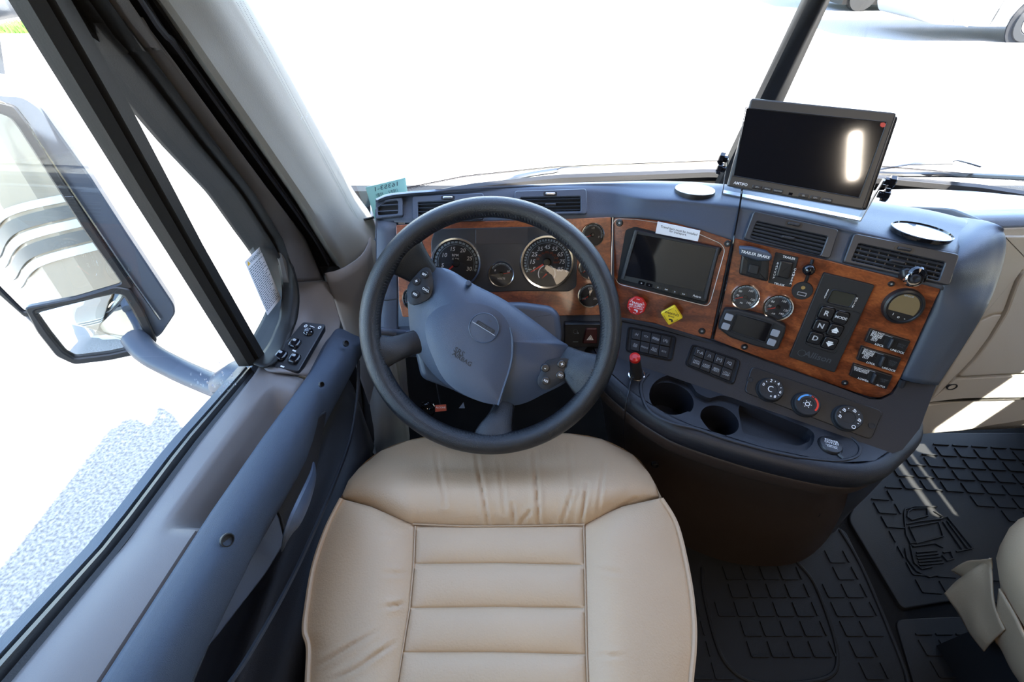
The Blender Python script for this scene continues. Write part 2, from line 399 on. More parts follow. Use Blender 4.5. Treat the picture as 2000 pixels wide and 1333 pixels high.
# windshield: two curved panes and the dark centre strip
root = sroot('window_1', (.56, 1.2, .66))
for x0, x1 in ((-.42, .545), (.575, 1.54)):
    g = B(); g.grid([[ws_pt(lerp(x0, x1, i / 24), lerp(WSZ - .01, 1.75, j / 10)) for i in range(25)] for j in range(11)])
    obj('windshield_pane', g, 'glass', root)
# mullion
g = B()
P0, P1 = [at(1462, 240, Y=1.09), at(1511, 240, Y=1.09)], [at(1581, -5, Y=.985), at(1624, -5, Y=.985)]
R = []
for t in (-.9, 0, 1, 4.2):
    a, b = P0[0].lerp(P1[0], t) if t <= 1 else P0[0] + (P1[0] - P0[0]) * t, P0[1] + (P1[1] - P0[1]) * t
    a = P0[0] + (P1[0] - P0[0]) * t; m_ = (a + b) / 2
    R.append([a, m_ + V((0, -.010, -.004)), b, b + V((0, .02, .01)), m_ + V((0, .028, .012)), a + V((0, .02, .01))])
g.rings(R); obj('center_strip', g, 'frame', root, sm=60)
g = B()
for s_ in (0,):
    rows = []
    for i in range(41):
        x = -.33 + 1.85 * i / 40; p = ws_pt(x, WSZ); rows.append(p)
    g.tube([p + V((0, -.004, 0)) for p in rows], .017, 8)
obj('window_seal', g, 'seal', root)
# dotted frit band along the left edge and base of the left pane
def uvgrid(name, rows, m_, parent, un, vn):
    b = B(); b.grid(rows); o = obj(name, b, m_, parent, sm=None); me = o.data; uv = me.uv_layers.new(name='UVMap')
    nu, nv = len(rows[0]), len(rows); key = {}
    r = parent
    off = V(r.location)
    for j, row in enumerate(rows):
        for i, p in enumerate(row):
            q = V(p) - off; key[(round(q.x, 5), round(q.y, 5), round(q.z, 5))] = (i / (nu - 1) * un, j / (nv - 1) * vn)
    for l in me.loops:
        c = me.vertices[l.vertex_index].co; uv.data[l.index].uv = key.get((round(c.x, 5), round(c.y, 5), round(c.z, 5)), (0, 0))
    return o
L5 = [(455, 0), (560, 180), (640, 320), (700, 415)]
Lf = resamp([at(x, y, X=lerp(-.385, -.395, 1 - i / 3)) for i, (x, y) in enumerate(L5)], 30)
rows = []
for p in Lf:
    z = p.z; rows.append([ws_pt(lerp(-.40, -.372, i / 6), z, .002) for i in range(7)])
uvgrid('dot_band', rows, 'frit', root, 9, 240)
rows = [[ws_pt(lerp(-.30, 1.45, i / 60), lerp(.712, .684, j / 4), .002) for j in range(5)] for i in range(61)]
uvgrid('dot_band', rows, 'frit', root, 9, 640)

# ---- driver's A-pillar (padded vinyl trim)
L4 = [(300, -25), (315, 0), (420, 147), (525, 298), (595, 400), (634, 467), (665, 515), (699, 596), (728, 700), (742, 860), (742, 930)]
L5b = [(440, -25), (457, 0), (561, 180), (641, 320), (701, 415), (722, 440), (735, 470), (748, 560), (765, 660), (790, 820), (800, 900)]
a = resamp([at(x, y, X=lerp(-.425, -.40, min(1, i / 5))) for i, (x, y) in enumerate(L4)], 14)
b = resamp([at(x, y, X=-.385) if i < 5 else at(x, y, X=lerp(-.37, -.32, (i - 5) / 5)) for i, (x, y) in enumerate(L5b)], 14)
rows = []
for p, q in zip(a, b):
    d = (p - q); n_ = V((.8, -.6, .1)).normalized()
    rows.append([p + V((-.03, .03, 0)), p, p.lerp(q, .22) + n_ * .008, p.lerp(q, .55) + n_ * .014, p.lerp(q, .85) + n_ * .007, q, q + V((-.01, .05, 0)), q + V((-.06, .09, 0))])
up = rows[0]; dirn = (rows[0][3] - rows[1][3]).normalized()
rows = [[q + dirn * .75 for q in up], [q + dirn * .35 for q in up]] + rows
g = B(); g.grid(loft(rows, 22, 44)); struct('trim_3', g, 'pillar', solid=.004)

# ================================================================== DRIVER DOOR
door = sroot('door_1', (-.50, .2, 0))
L1 = [(120, -5), (161, 56), (245, 151), (350, 280), (438, 378), (490, 455), (508, 480), (539, 530), (552, 575), (546, 610), (525, 652), (504, 692)]
L2 = [(195, -8), (203, 0), (280, 102), (350, 196), (420, 287), (490, 378), (546, 467), (560, 520), (569, 575), (562, 630), (542, 680), (512, 720)]
L3 = [(232, -8), (238, 0), (330, 118), (420, 240), (525, 378), (595, 467), (622, 530), (640, 590), (650, 630), (655, 650)]
NP = 30
def pline(px, xs, n=NP):
    m_ = len(px); return resamp([at(x, y, X=lerp(xs[0], xs[1], i / (m_ - 1))) for i, (x, y) in enumerate(px)], n)
l1, l2 = pline(L1, (-.505, -.505)), pline(L2, (-.47, -.47))
def ext(rows, k=.8):
    d = [rows[0][i] - rows[1][i] for i in range(len(rows[0]))]; L = max(1e-6, d[0].length)
    dd = V((0, -.35, 1)).normalized()
    return [[p + dd * k for p in rows[0]]] + rows
rows = [[p + V((-.03, 0, 0)), p, p.lerp(q, .18) + V((.022, -.004, 0)), p.lerp(q, .35) + V((.012, 0, 0)), p.lerp(q, .6) + V((.026, -.004, 0)), q + V((.004, 0, 0)), q + V((-.02, .01, 0))] for p, q in zip(l1, l2)]
g = B(); g.grid(loft(ext(rows), 20, 60)); obj('window_frame', g, 'frame', door, solid=.003)
l2b, l3 = pline(L2[:8] + [(567, 552)], (-.468, -.468)), pline(L3[:6] + [(630, 547)], (-.45, -.45))
rows = [[p + V((-.015, 0, 0)), p, p.lerp(q, .3) + V((.01, 0, 0)), p.lerp(q, .75) + V((.012, 0, 0)), q, q + V((-.02, .01, 0))] for p, q in zip(l2b, l3)]
g = B(); g.grid(loft(ext(rows), 14, 50)); obj('frame_trim', g, 'dtaupe', door, solid=.003)
# dark seal between door frame and pillar, with a grey rib
L3s = [(232, -8), (238, 0), (330, 118), (420, 240), (525, 378), (595, 467), (625, 530), (650, 600), (672, 640), (700, 720), (712, 850)]
L4s = [(308, -8), (315, 0), (420, 147), (525, 298), (595, 400), (634, 467), (665, 515), (697, 596), (722, 690), (738, 780), (742, 880)]
p3, p4 = pline(L3s, (-.458, -.45)), pline(L4s, (-.432, -.405))
rows = [[p + V((-.01, 0, 0)), p, p.lerp(q, .2) + V((-.012, .01, 0)), p.lerp(q, .5) + V((.006, -.004, 0)), p.lerp(q, .62) + V((-.01, .01, 0)), p.lerp(q, .8) + V((.002, 0, 0)), q + V((-.012, .02, 0)), q + V((-.04, .05, 0))] for p, q in zip(p3, p4)]
g = B(); g.grid(loft(ext(rows), 24, 60)); struct('trim_4', g, 'seal', solid=.003)
rib = [p.lerp(q, .42) + V((.006, -.004, 0)) for p, q in zip(p3, p4)]
g = B(); g.tube(smooth([rib[0] + V((0, -.35, 1)).normalized() * .6] + rib[:22], 40), .0055, 6, flat=.6); struct('trim_5', g, 'vent')
# division bar of the vent window
bl = [(45, -15), (67, 21), (122, 115), (294, 400), (336, 467), (487, 716)]
br = [(120, -15), (163, 60), (215, 150), (347, 400), (382, 467), (515, 700)]
A_, B_ = [at(x, y, X=-.500) for x, y in bl], [at(x, y, X=-.492) for x, y in br]
A_ = resamp(A_, 12); B_ = resamp(B_, 12)
rows = [[p + V((-.02, 0, 0)), p, p.lerp(q, .38) + V((.007, -.004, 0)), p.lerp(q, .42) + V((.002, 0, 0)), p.lerp(q, .47) + V((.010, 0, 0)), p.lerp(q, .95) + V((.008, 0, 0)), q, q + V((-.02, 0, 0))] for p, q in zip(A_, B_)]
rows = [[p + (r0 - r1) * 3 for p, r0, r1 in zip(rows[0], rows[0], rows[1])]] + rows
g = B(); g.rings(rows); obj('division_bar', g, 'frame', door)
# top corner filler between bar and frame
PD = Pl((-.497, .5, .8), -90, 0)
g = B(); g.prism(PD, PD.poly([(75, -60), (175, -60), (262, 10), (262, 60), (240, 130), (200, 85), (161, 58), (124, 68)]), -.012, .002, .003); obj('corner_panel', g, 'frame', door)
# window panes
g = B(); g.prism(Pl((-.512, .5, .8), -90, 0), [(-.95, -.14), (.135, -.245), (.135, .75), (-.95, .75)], 0, .004, 0); obj('door_pane', g, 'glass', door, sm=None)
Pw = Pl((-.512, .5, .8), -90, 0)
g = B(); q = Pw.poly(L1[1:]) + [(.13, -.24)]; q = [(.13, .5)] + q; g.prism(Pw, q, 0, .004, 0); obj('vent_pane', g, 'glass', door, sm=None)
# sweep of the belt line:  stations in photo pixels, X fixed
st = [(-.6, None)]
G0 = [at(x, y, X=-.512) for x, y in ((487, 716), (355, 867), (213, 1055), (0, 1290))]
G1 = [at(x, y, X=-.487) for x, y in ((498, 730), (389, 867), (248, 1059), (21, 1333))]
def extb(l, y=-.45):
    d = l[-1] - l[-2]; k = (y - l[-1].y) / d.y; return l + [l[-1] + d * k]
G0, G1 = extb(G0), extb(G1)
N = 24
g0, g1 = resamp(G0, N), resamp(G1, N)
rows = [[a + V((-.006, 0, -.01)), a, a.lerp(b, .3) + V((0, 0, .003)), a.lerp(b, .5) + V((0, 0, -.007)), a.lerp(b, .8) + V((0, 0, .004)), b, b + V((0, 0, -.01))] for a, b in zip(g0, g1)]
g = B(); g.grid(rows); obj('belt_seal', g, 'seal', door, solid=.002)
rows = [[a + V((-.024, 0, -.03)), a + V((-.022, 0, -.001)), a + V((-.006, 0, 0)), a + V((-.005, 0, -.02))] for a in g0]
g = B(); g.grid(rows); obj('outer_belt_trim', g, 'mhouse', door, solid=.002)
# upper taupe ledge with recess
G2 = [at(x, y, X=-.412) for x, y in ((640, 650), (595, 736), (525, 831), (504, 860), (404, 1002), (188, 1333))]
G1t = [at(512, 706, X=-.484)] + G1
G2 = extb(G2); g1, g2 = resamp(G1t, 40), resamp(G2, 40)
# match stations by Y
def byY(l, y):
    for a, b in zip(l, l[1:]):
        if (a.y - y) * (b.y - y) <= 0 and abs(a.y - b.y) > 1e-6: t = (y - a.y) / (b.y - a.y); return a.lerp(b, t)
    return (l[0] if abs(y - l[0].y) < abs(y - l[-1].y) else l[-1]).copy()
def sstep(a, b, x): t = min(1, max(0, (x - a) / (b - a))); return t * t * (3 - 2 * t)
rows = []
NY = 90
for i in range(NY):
    y = lerp(.605, -.44, i / (NY - 1)); a, b = byY(G1t, y), byY(G2, y); a.y = b.y = y
    r = []
    for k in range(15):
        t = k / 14; p = a.lerp(b, t); p.z += .004 * math.sin(t * math.pi)
        dep = sstep(.46, .66, t) * sstep(.262, .30, y) * (1 - sstep(.505, .575, y)); p.z -= .060 * dep; r.append(p)
    r.append(b + V((.003, 0, -.012))); r.append(b + V((.002, 0, -.05))); rows.append(r)
g = B(); g.grid(rows); obj('upper_panel', g, 'taupe', door, solid=.003, sm=50)
# front riser of the ledge: taupe, wraps up to the frame trim
cols = [
 [at(509, 712, X=-.487), at(540, 684, X=-.484), at(565, 632, X=-.482), at(573, 580, X=-.480), at(573, 552, X=-.478)],
 [at(520, 722, X=-.470), at(560, 680, X=-.464), at(583, 630, X=-.468), at(590, 585, X=-.468), at(592, 549, X=-.466)],
 [at(545, 726, X=-.445), at(588, 686, X=-.440), at(604, 634, X=-.450), at(612, 590, X=-.455), at(617, 548, X=-.452)],
 [at(583, 731, X=-.418), at(620, 690, X=-.415), at(640, 640, X=-.425), at(640, 600, X=-.436), at(634, 550, X=-.440)],
 [at(600, 736, X=-.408), at(641, 680, X=-.400), at(664, 636, X=-.405), at(660, 610, X=-.42), at(642, 552, X=-.435)],
]
g = B(); g.grid(loft(cols, 24, 24)); obj('front_riser', g, 'taupe', door, solid=.004, sm=50)
cols = [[at(600, 736, X=-.408), at(641, 680, X=-.400), at(664, 638, X=-.400), at(668, 634, X=-.40)],
 [at(612, 735, X=-.385), at(650, 680, X=-.380), at(676, 640, X=-.380), at(683, 634, X=-.380)],
 [at(655, 700, X=-.365), at(676, 680, X=-.362), at(692, 655, X=-.362), at(694, 645, X=-.37)]]
# armrest
G3 = [at(x, y, X=-.350) for x, y in ((700, 645), (686, 668), (632, 760), (575, 860), (461, 1037), (337, 1261), (302, 1333))]
G3 = extb(G3); rows = []
for i in range(60):
    y = lerp(.765, -.44, i / 59); a, b = byY(G2, y), byY(G3, y); a.y = b.y = y
    e = .02 * (sstep(.71, .765, y)) ; a = a + V((e * .2, 0, -e * .3))
    m_ = a.lerp(b, .5)
    rows.append([a + V((.004, 0, -.045)), a + V((.004, 0, -.004)), a + V((.010, 0, .004)), a.lerp(b, .35) + V((0, 0, .010 - e * .3)), a.lerp(b, .7) + V((0, 0, .008 - e)), b + V((0, 0, -.004 - e)), b + V((.004, 0, -.03)), b + V((-.004, 0, -.07)), b + V((-.03, 0, -.09))])
nose = [p + V((0, .012, -.004)) for p in rows[0]]; c_ = sum(nose, V()) / len(nose)
rows = [[p.lerp(c_, .6) + V((0, .016, -.01)) for p in nose], nose] + rows
g = B(); g.grid(loft(rows, 26, 64)); obj('armrest', g, 'fabric', door, solid=.003, sm=60)
# round recessed screw plugs in the armrest
for x, y, r_ in ((440, 1055, 14), (673, 672, 7), (625, 752, 6)):
    p = at(x, y, X=-.357 if r_ > 10 else -.352); pl = Pl(p, -75, 28)
    g = B(); R_ = r_ / FPX * (p - CAM).dot(cF) * .92
    g.lathe(pl, (0, 0), ((R_, .002), (R_, .006), (R_ * .85, .0065), (R_ * .8, .001), (R_ * .1, .001)), 20, 1.0); obj('screw_plug', g, 'blackm', door)
# lower door skin with map pocket bulge
rows = []
for z, x, b_ in ((.53, -.385, 0), (.50, -.40, 0), (.42, -.425, 0), (.34, -.43, 0), (.30, -.36, 1), (.27, -.34, 1), (.20, -.345, 1), (.10, -.375, 1), (.03, -.42, 0)):
    r = []
    for i in range(14):
        y = lerp(.715 if z > .4 else .79, -.45, i / 13); f = 1 - sstep(.62, .78, y); xx = lerp(-.42, x, f) if b_ else x
        r.append(V((xx, y, z + (.02 if b_ else 0) * math.sin(i / 13 * math.pi))))
    rows.append(r)
g = B(); g.grid(loft(rows, 40, 40)); obj('lower_panel', g, 'dashlow', door, solid=.004, sm=70)
# pull handle scoop
Ph = Pl(at(560, 1000, X=-.348), -82, 22)
g = B(); g.prism(Ph, rounded(Ph.poly([(470, 1000), (507, 984), (543, 1003), (556, 1060), (520, 1120), (420, 1250), (330, 1340), (300, 1345), (410, 1120)]), .01), -.02, .002, .004, 3); obj('grip_panel', g, 'dash', door)
P_ = [at(x, y, X=X_) for x, y, X_ in ((613, 905, -.335), (611, 930, -.322), (597, 970, -.310), (577, 1015, -.308), (560, 1050, -.318), (551, 1075, -.335))]
g = B(); g.tube(smooth(P_, 20), [.003 + .010 * math.sin(math.pi * i / 19) for i in range(20)], 10, flat=.45, up=V((1, 0, .3))); obj('inner_handle', g, 'dash', door)
g = B(); Pk = Pl(at(585, 960, X=-.352), -82, 15); g.prism(Pk, rounded(Pk.poly([(500, 985), (560, 900), (600, 830), (640, 800), (618, 920), (560, 1060), (545, 1000)]), .01), -.01, .0005, .003, 2); obj('handle_recess', g, 'blackm', door)
# pocket rim line + door edge
P_ = [at(x, y, X=X_) for x, y, X_ in ((700, 705, -.352), (699, 760, -.345), (686, 850, -.335), (655, 940, -.325), (612, 1040, -.315), (560, 1150, -.31), (480, 1290, -.31), (430, 1360, -.31))]
g = B(); g.tube(smooth(P_, 30), .0035, 6); obj('panel_edge', g, 'dashlow', door)
# door switch panel
pS = at(578, 680, Z=.561)
e1 = at(637, 636, Z=.585) - at(583, 729, Z=.555)
PS = Pl(pS, 0, 78); PS.n = V((.26, -.10, .96)).normalized(); PS.v = (e1 - PS.n * e1.dot(PS.n)).normalized(); PS.u = PS.v.cross(PS.n)
# PS: u across, v forward
Q = rounded(PS.poly([(592, 631), (637, 636), (583, 729), (520, 717)]), .006)
g = B(); g.prism(PS, Q, -.014, .004, .002, 2); swp = obj('switch_panel', g, 'black', door)
for x, y in ((577, 675), (550, 699), (576, 705)):
    c = PS.loc(x, y); g = B()
    g.prism(PS, rounded(rect(c, .020, .024), .007), .003, .012, .004, 3); o = obj('window_switch', g, 'gloss', swp)
    g = B(); g.prism(PS, rounded(rect((c[0] - .003, c[1] + .004), .006, .006), .002), .0115, .0128, .0005); obj('switch_mark', g, 'greyprint', swp)
c = PS.loc(603, 652); g = B(); g.lathe(PS, c, ((.0105, .003), (.0105, .007), (.009, .009), (.0001, .0075)), 20); obj('mirror_knob', g, 'gloss', swp)
g = B()
for x, y, s_ in ((597, 640, '0'), (624, 643, '0')): g.text(PS, PS.loc(x, y), s_, .012, .0046, -10)
g.prism(PS, rect(PS.loc(610, 641), .010, .0012), .004, .0047, 0)
for x, y in ((575, 688), (552, 719)): g.prism(PS, rect(PS.loc(x, y), .007, .003), .004, .0047, 0)
for dx, dy in ((0, .006), (0, -.006), (.006, 0), (-.006, 0)): g.prism(PS, rect((c[0] + dx, c[1] + dy), .0015, .0015, 45), .008, .0095, 0)
obj('print_mark', g, 'white', swp)
# kick panel ahead of the door
rows = []
for z in (.60, .45, .30, .15, .0):
    rows.append([V((-.43, .87, z)), V((-.395, .89, z)), V((-.36 + .02 * (.6 - z), .96, z)), V((-.37, 1.08, z)), V((-.42, 1.3, z))])
g = B(); g.grid(loft(rows, 16, 16)); struct('wall_front', g, 'taupe', solid=.004)
g = B(); g.box((-.56, .90, 0), (-.40, 1.10, .60)); struct('trim_6', g, 'seal', sm=None)
# firewall
g = B(); g.box((-.62, 1.30, 0), (1.74, 1.34, .60)); struct('wall_firewall', g, 'pit', sm=None)
# door outer skin
g = B(); g.box((-.62, -.42, -.35), (-.545, .95, .38)); obj('outer_skin', g, 'paint', door, sm=None)
g = B(); g.box((-.66, -.42, 1.42), (-.53, .60, 1.95)); obj('header_panel', g, 'paint', door, sm=None)
g = B(); g.box((-.58, -.42, .5), (-.49, -.36, 1.5)); obj('rear_frame', g, 'frame', door, sm=None)

# ---- outside: hood and cowl of this truck
rows = []
for y, z, wdt in ((1.33, .62, .85), (1.5, .585, .85), (1.9, .50, .80), (2.4, .38, .72), (2.75, .20, .66), (2.85, -.2, .62)):
    rows.append([V((.56 + wdt * s_, y, z - (abs(s_) ** 3) * .22)) for s_ in (-1.02, -1, -.7, -.35, 0, .35, .7, 1, 1.02)])
h = thing('truck_hood', 'pale beige hood of the truck beyond the windshield', 'hood', (.56, 2.0, .2))
g = B(); g.grid(loft(rows, 30, 24)); obj('hood_shell', g, 'paint', h, solid=.01)
g = B(); g.grid(loft([[ws_pt(x, WSZ - .03, .03) + V((0, dy, dz)) for x in (-.4, 0, .5, 1, 1.5)] for dy, dz in ((0, 0), (.04, -.02), (.12, -.05))], 24, 6)); obj('cowl_grille', g, 'blackm', h, solid=.004)

# wipers
def wiper(pA, label, cx):
    t = thing('windshield_wiper', label, 'wiper', pA[0][0], 'windshield wipers')
    for k, (nm, pts, r_, m_) in enumerate(pA[1]):
        g = B(); g.tube(smooth(pts, 16), r_, 8, flat=.6); obj(nm, g, m_, t)
    return t
def wy(x, y, o=.03):
    # point on the outside of the windshield along a pixel
    d = ray(x, y); t = 1.0
    for _ in range(30):
        p = CAM + d * t; f = p.y - (ws_y(p.x) - (p.z - WSZ) * RAKE * .98 + o); t -= f / (d.y + d.z * RAKE)
    return CAM + d * t
wiper((( wy(1200, 340),), [('wiper_blade', [wy(965, 362), wy(1040, 352), wy(1200, 343), wy(1392, 334)], .007, 'seal'),
    ('wiper_arm', [wy(960, 364, .04), wy(1000, 349, .05), wy(1035, 341, .05), wy(1090, 333, .05)], [.005] * 6 + [.010] * 9 + [.008], 'mhouse'),
    ('wiper_rod', [wy(1085, 332, .05), wy(1105, 327, .05), wy(1153, 328, .05)], .003, 'mhouse')]), 'black wiper resting at the base of the driver side windshield', 0)
wiper(((wy(1850, 330),), [('wiper_blade', [wy(1690, 338), wy(1760, 341), wy(1865, 342), wy(2100, 352)], .010, 'seal'),
    ('wiper_arm', [wy(1705, 334, .045), wy(1778, 321, .05), wy(1840, 318, .05), wy(1862, 318, .05)], [.004] * 6 + [.008] * 9 + [.006], 'mhouse'),
    ('wiper_rod', [wy(1860, 318, .05), wy(1872, 314, .05), wy(1915, 326, .05)], .003, 'mhouse')]), 'black wiper resting at the base of the passenger side windshield', 0)

# ---- side mirror
mc = at(130, 440, X=-1.0)
mir = thing('side_mirror', 'large black truck side mirror with beige coach side reflected in its glass', 'mirror', (mc.x, mc.y, .25))
PM = Pl(mc, 0, 0); PM.n = V((.482, -.864, .146)).normalized(); PM.u = V((0, 0, 1)).cross(PM.n).normalized() * 1; PM.v = PM.n.cross(PM.u)
head = [(-90, 150), (0, 184), (45, 186), (80, 210), (105, 245), (175, 343), (245, 452), (340, 596), (343, 612), (315, 654), (290, 671), (245, 683), (150, 700), (122, 690), (100, 670), (49, 620), (0, 570), (-120, 440)]
h2 = rounded(PM.poly(head), .01, 3)
g = B(); g.rings([[PM.pt(q, -.10) for q in inset(h2, .05)], [PM.pt(q, -.085) for q in inset(h2, .02)], [PM.pt(q, -.04) for q in inset(h2, .002)], [PM.pt(q, -.002) for q in h2], [PM.pt(q, .001) for q in inset(h2, .004)]]); obj('mirror_housing', g, 'mhouse', mir)
up_g = [(-95, 190), (0, 220), (21, 228), (35, 245), (87, 326), (168, 452), (238, 551), (49, 607), (0, 558), (-110, 440)]
u2 = rounded(PM.poly(up_g), .006, 3)
fr = [(-105, 168), (0, 198), (31, 206), (56, 238), (105, 320), (185, 445), (262, 560), (50, 618), (-10, 565), (-125, 440)]
g = B(); g.frame(PM, rounded(PM.poly(fr), .006, 3), u2, -.002, .010, .003, hi=-.001); obj('mirror_bezel', g, 'black', mir)
g = B(); g.prism(PM, u2, -.002, .004, .001); obj('flat_glass', g, 'mirror', mir)
lo = [(67, 603), (150, 586), (225, 570), (243, 573), (262, 605), (291, 659), (280, 673), (215, 688), (147, 696), (126, 684), (95, 645)]
lf = [(50, 597), (150, 578), (225, 556), (255, 561), (280, 600), (308, 662), (292, 684), (215, 700), (147, 708), (112, 692), (75, 645)]
l2_ = rounded(PM.poly(lo), .008, 3)
g = B(); g.frame(PM, rounded(PM.poly(lf), .008, 3), l2_, -.002, .014, .003, hi=0); obj('convex_bezel', g, 'black', mir)
cx_, cy_ = sum(q[0] for q in l2_) / len(l2_), sum(q[1] for q in l2_) / len(l2_)
g = B(); R = []
for k in range(9):
    s_ = 1 - k / 8 * .999; R.append([PM.pt((cx_ + (q[0] - cx_) * s_, cy_ + (q[1] - cy_) * s_), .006 + .022 * (1 - s_ * s_)) for q in l2_])
g.rings(R, False, True); obj('convex_glass', g, 'mirror', mir, sm=80)
g = B(); g.tube([PM.pt(PM.loc(x, y), .006) for x, y in ((-60, 175), (0, 198), (31, 212), (60, 248), (105, 318), (185, 437), (250, 533), (313, 622))], .0028, 6); obj('chrome_strip', g, 'chrome', mir)
arm = [PM.pt(PM.loc(230, 640), -.06), at(280, 682, X=-.95), at(340, 718, X=-.87), at(400, 745, X=-.78), at(445, 762, X=-.70), at(480, 770, X=-.62)]
g = B(); g.tube(smooth(arm, 24), .030, 14, flat=.8); obj('mirror_arm', g, 'mhouse', mir)
arm2 = [at(60, -20, X=-.80), at(20, -5, X=-.85), at(-40, 10, X=-.9)]
g = B(); g.tube([PM.pt(PM.loc(-40, 140), -.05), at(-40, 20, X=-1.0), at(20, 2, X=-.86), at(62, -2, X=-.68), at(90, 0, X=-.55)], .022, 12); obj('mirror_arm', g, 'mhouse', mir)
g = B(); p = at(459, 735, X=-.64); g.tube([p + V((-.05, .01, -.03)), p + V((0, 0, .0)), p + V((.05, -.01, .005))], [.035, .045, .04], 14, flat=.7); obj('arm_mount', g, 'mhouse', mir)

# ---- other motorhome far outside
co = thing('parked_motorhome', 'white and beige motorhome parked on the lot beyond the windshield', 'motorhome', (16.3, 16.4, -1.4))
PC = Pl((16.32, 15.2, -1.4), 0, 0)
bd = [(-4.9, .70), (-4.7, .42), (-3.2, .36), (4.5, .36), (4.5, 3.4), (-4.5, 3.4), (-4.95, 2.4)]
g = B(); g.prism(PC, rounded(bd, .12), -2.5, 0, .04, 2); obj('coach_body', g, 'coachw', co)
g = B(); g.prism(PC, [(-4.2, .62), (-4.0, .70), (4.4, 1.35), (4.4, 1.15), (-2.6, .52), (-4.15, .50)], 0, .012, 0); obj('side_stripe', g, 'coachg', co)
g = B(); g.prism(PC, [(-2.6, .40), (4.4, .40), (4.4, 1.1), (-2.4, .50)], 0, .008, 0); obj('side_swoosh', g, 'coach', co, label='beige painted sweep')
for x in (-3.1, -.9, .4, 1.7):
    g = B(); g.box((16.32 + x, 15.185, -1.0), (16.335 + x, 15.19, -.35)); obj('panel_gap', g, 'frame', co)
for x in (-1.95, 2.9):
    pl = Pl((16.32 + x, 15.18, -.88), 0, 0)
    g = B(); g.lathe(pl, (0, 0), ((.66, -.02), (.66, .014), (.1, .015)), 32); obj('wheel_well', g, 'pit', co)
    g = B(); g.lathe(pl, (0, 0), ((.52, -.2), (.52, .02), (.50, .05), (.34, .055), (.30, .02)), 36); wl = obj('wheel', g, 'tire', co)
    g = B(); g.lathe(pl, (0, 0), ((.30, 0), (.31, .05), (.27, .06), (.22, .02), (.12, .03), (.11, .08), (.02, .09)), 28); obj('wheel_rim', g, 'chrome', wl)
g = B(); g.box((12.6, 15.195, .35), (20, 15.22, 1.25)); obj('side_window', g, 'gloss', co)
g = B(); g.tube([V((12.6, 15.15, -1.02)), V((12.1, 15.1, -.9)), V((11.9, 15.05, -.6))], .02, 6); obj('bumper_trim', g, 'gpaint', co)
co2 = thing('parked_truck', 'dark vehicle underbody far across the lot at the top edge', 'vehicle', (14.2, 22.2, -1.4))
g = B(); g.box((12.3, 21, -1.0), (16.2, 23.4, 1.6)); obj('truck_body', g, 'wpaint', co2)
g = B(); g.box((12.3, 21, -1.2), (16.2, 23.4, -1.0)); obj('underbody', g, 'frame', co2)
for x in (13.0, 15.4):
    g = B(); g.lathe(Pl((x, 20.98, -.9), 0, 0), (0, 0), ((.5, -.3), (.5, .02), (.2, .03)), 24); obj('wheel', g, 'tire', co2)
for x, y in ((-14.6, 17.2),):
    g = B()
    for i in range(1500):
        px_, py_ = x + random.uniform(-1.6, 1.6), y + random.uniform(-.7, .7); h_ = random.uniform(.10, .22); a_ = random.uniform(0, 3)
        k = g.add([V((px_, py_, -1.4)), V((px_ + .09 * math.cos(a_), py_ + .09 * math.sin(a_), -1.4)), V((px_ + random.uniform(-.03, .03), py_, -1.4 + h_))]); g.f.append(tuple(k))
    M.setdefault('grass', mat('grass', (.10, .30, .03), .8)); o = obj('grass', g, 'grass', label='small patch of green grass at the edge of the pale lot', cat='grass', kind='stuff', sm=None)

# ================================================================== DASHBOARD
PA = Pl(at(1068, 512, D=.95), 0, 30)
PB = Pl(at(1315, 520, D=.92), 25, 17)
PB2 = PB
hv = PA.hit(945, 432); PV1 = Pl(hv, 0, 45)
hv2 = PB.hit(1643, 516); PV2 = Pl(hv2, 25, 36)
_l = PB.hit(1395, 664); PL = Pl(_l, 28, 55)
PT = Pl((.4, .6, .50), 28, 90)
dash = thing('dashboard', 'slate blue dashboard with burl wood panels wrapping around behind the steering wheel', 'dashboard', (.25, .95, .45))

def zc(px, py, z): return at(px, py, Z=z)
PAf = Pl(PA.o - PA.n * .012, 0, 30); PBf = Pl(PB.o - PB.n * .012, 25, 17)
cols = [  # r3 (above the wood), r2 (upper front edge), r1 (crest)
 (PA.hit(733, 470, .0), PV1.hit(734, 400), zc(739, 392, .775)),
 (PA.hit(750, 437), PV1.hit(757, 389), zc(762, 384, .783)),
 (PA.hit(800, 435), PV1.hit(803, 385), zc(805, 378, .788)),
 (PA.hit(900, 432), PV1.hit(900, 380), zc(900, 371, .79)),
 (PA.hit(1000, 430), PV1.hit(1000, 376), zc(1000, 365, .79)),
 (PA.hit(1100, 427), PV1.hit(1100, 373), zc(1100, 360, .79)),
 (PA.hit(1190, 425, .0), PV1.hit(1190, 378, .004), zc(1195, 357, .795)),
 (PB.hit(1250, 427, .004), PV2.hit(1255, 390, .012), zc(1262, 355, .80)),
 (PB.hit(1320, 436, .004), PV2.hit(1330, 394, .006), zc(1340, 356, .80)),
 (PB.hit(1395, 459, .002), PV2.hit(1412, 403, .002), zc(1420, 361, .80)),
 (PB.hit(1450, 474), PV2.hit(1470, 412), zc(1500, 369, .80)),
 (PB.hit(1545, 493), PV2.hit(1570, 430), zc(1610, 380, .80)),
 (PB.hit(1643, 516), PV2.hit(1660, 451), zc(1710, 395, .80)),
 (PB.hit(1745, 541), PV2.hit(1765, 474), zc(1810, 410, .80)),
 (PB.hit(1842, 567, .002), PV2.hit(1872, 498), zc(1886, 428, .80)),
]
rows = []
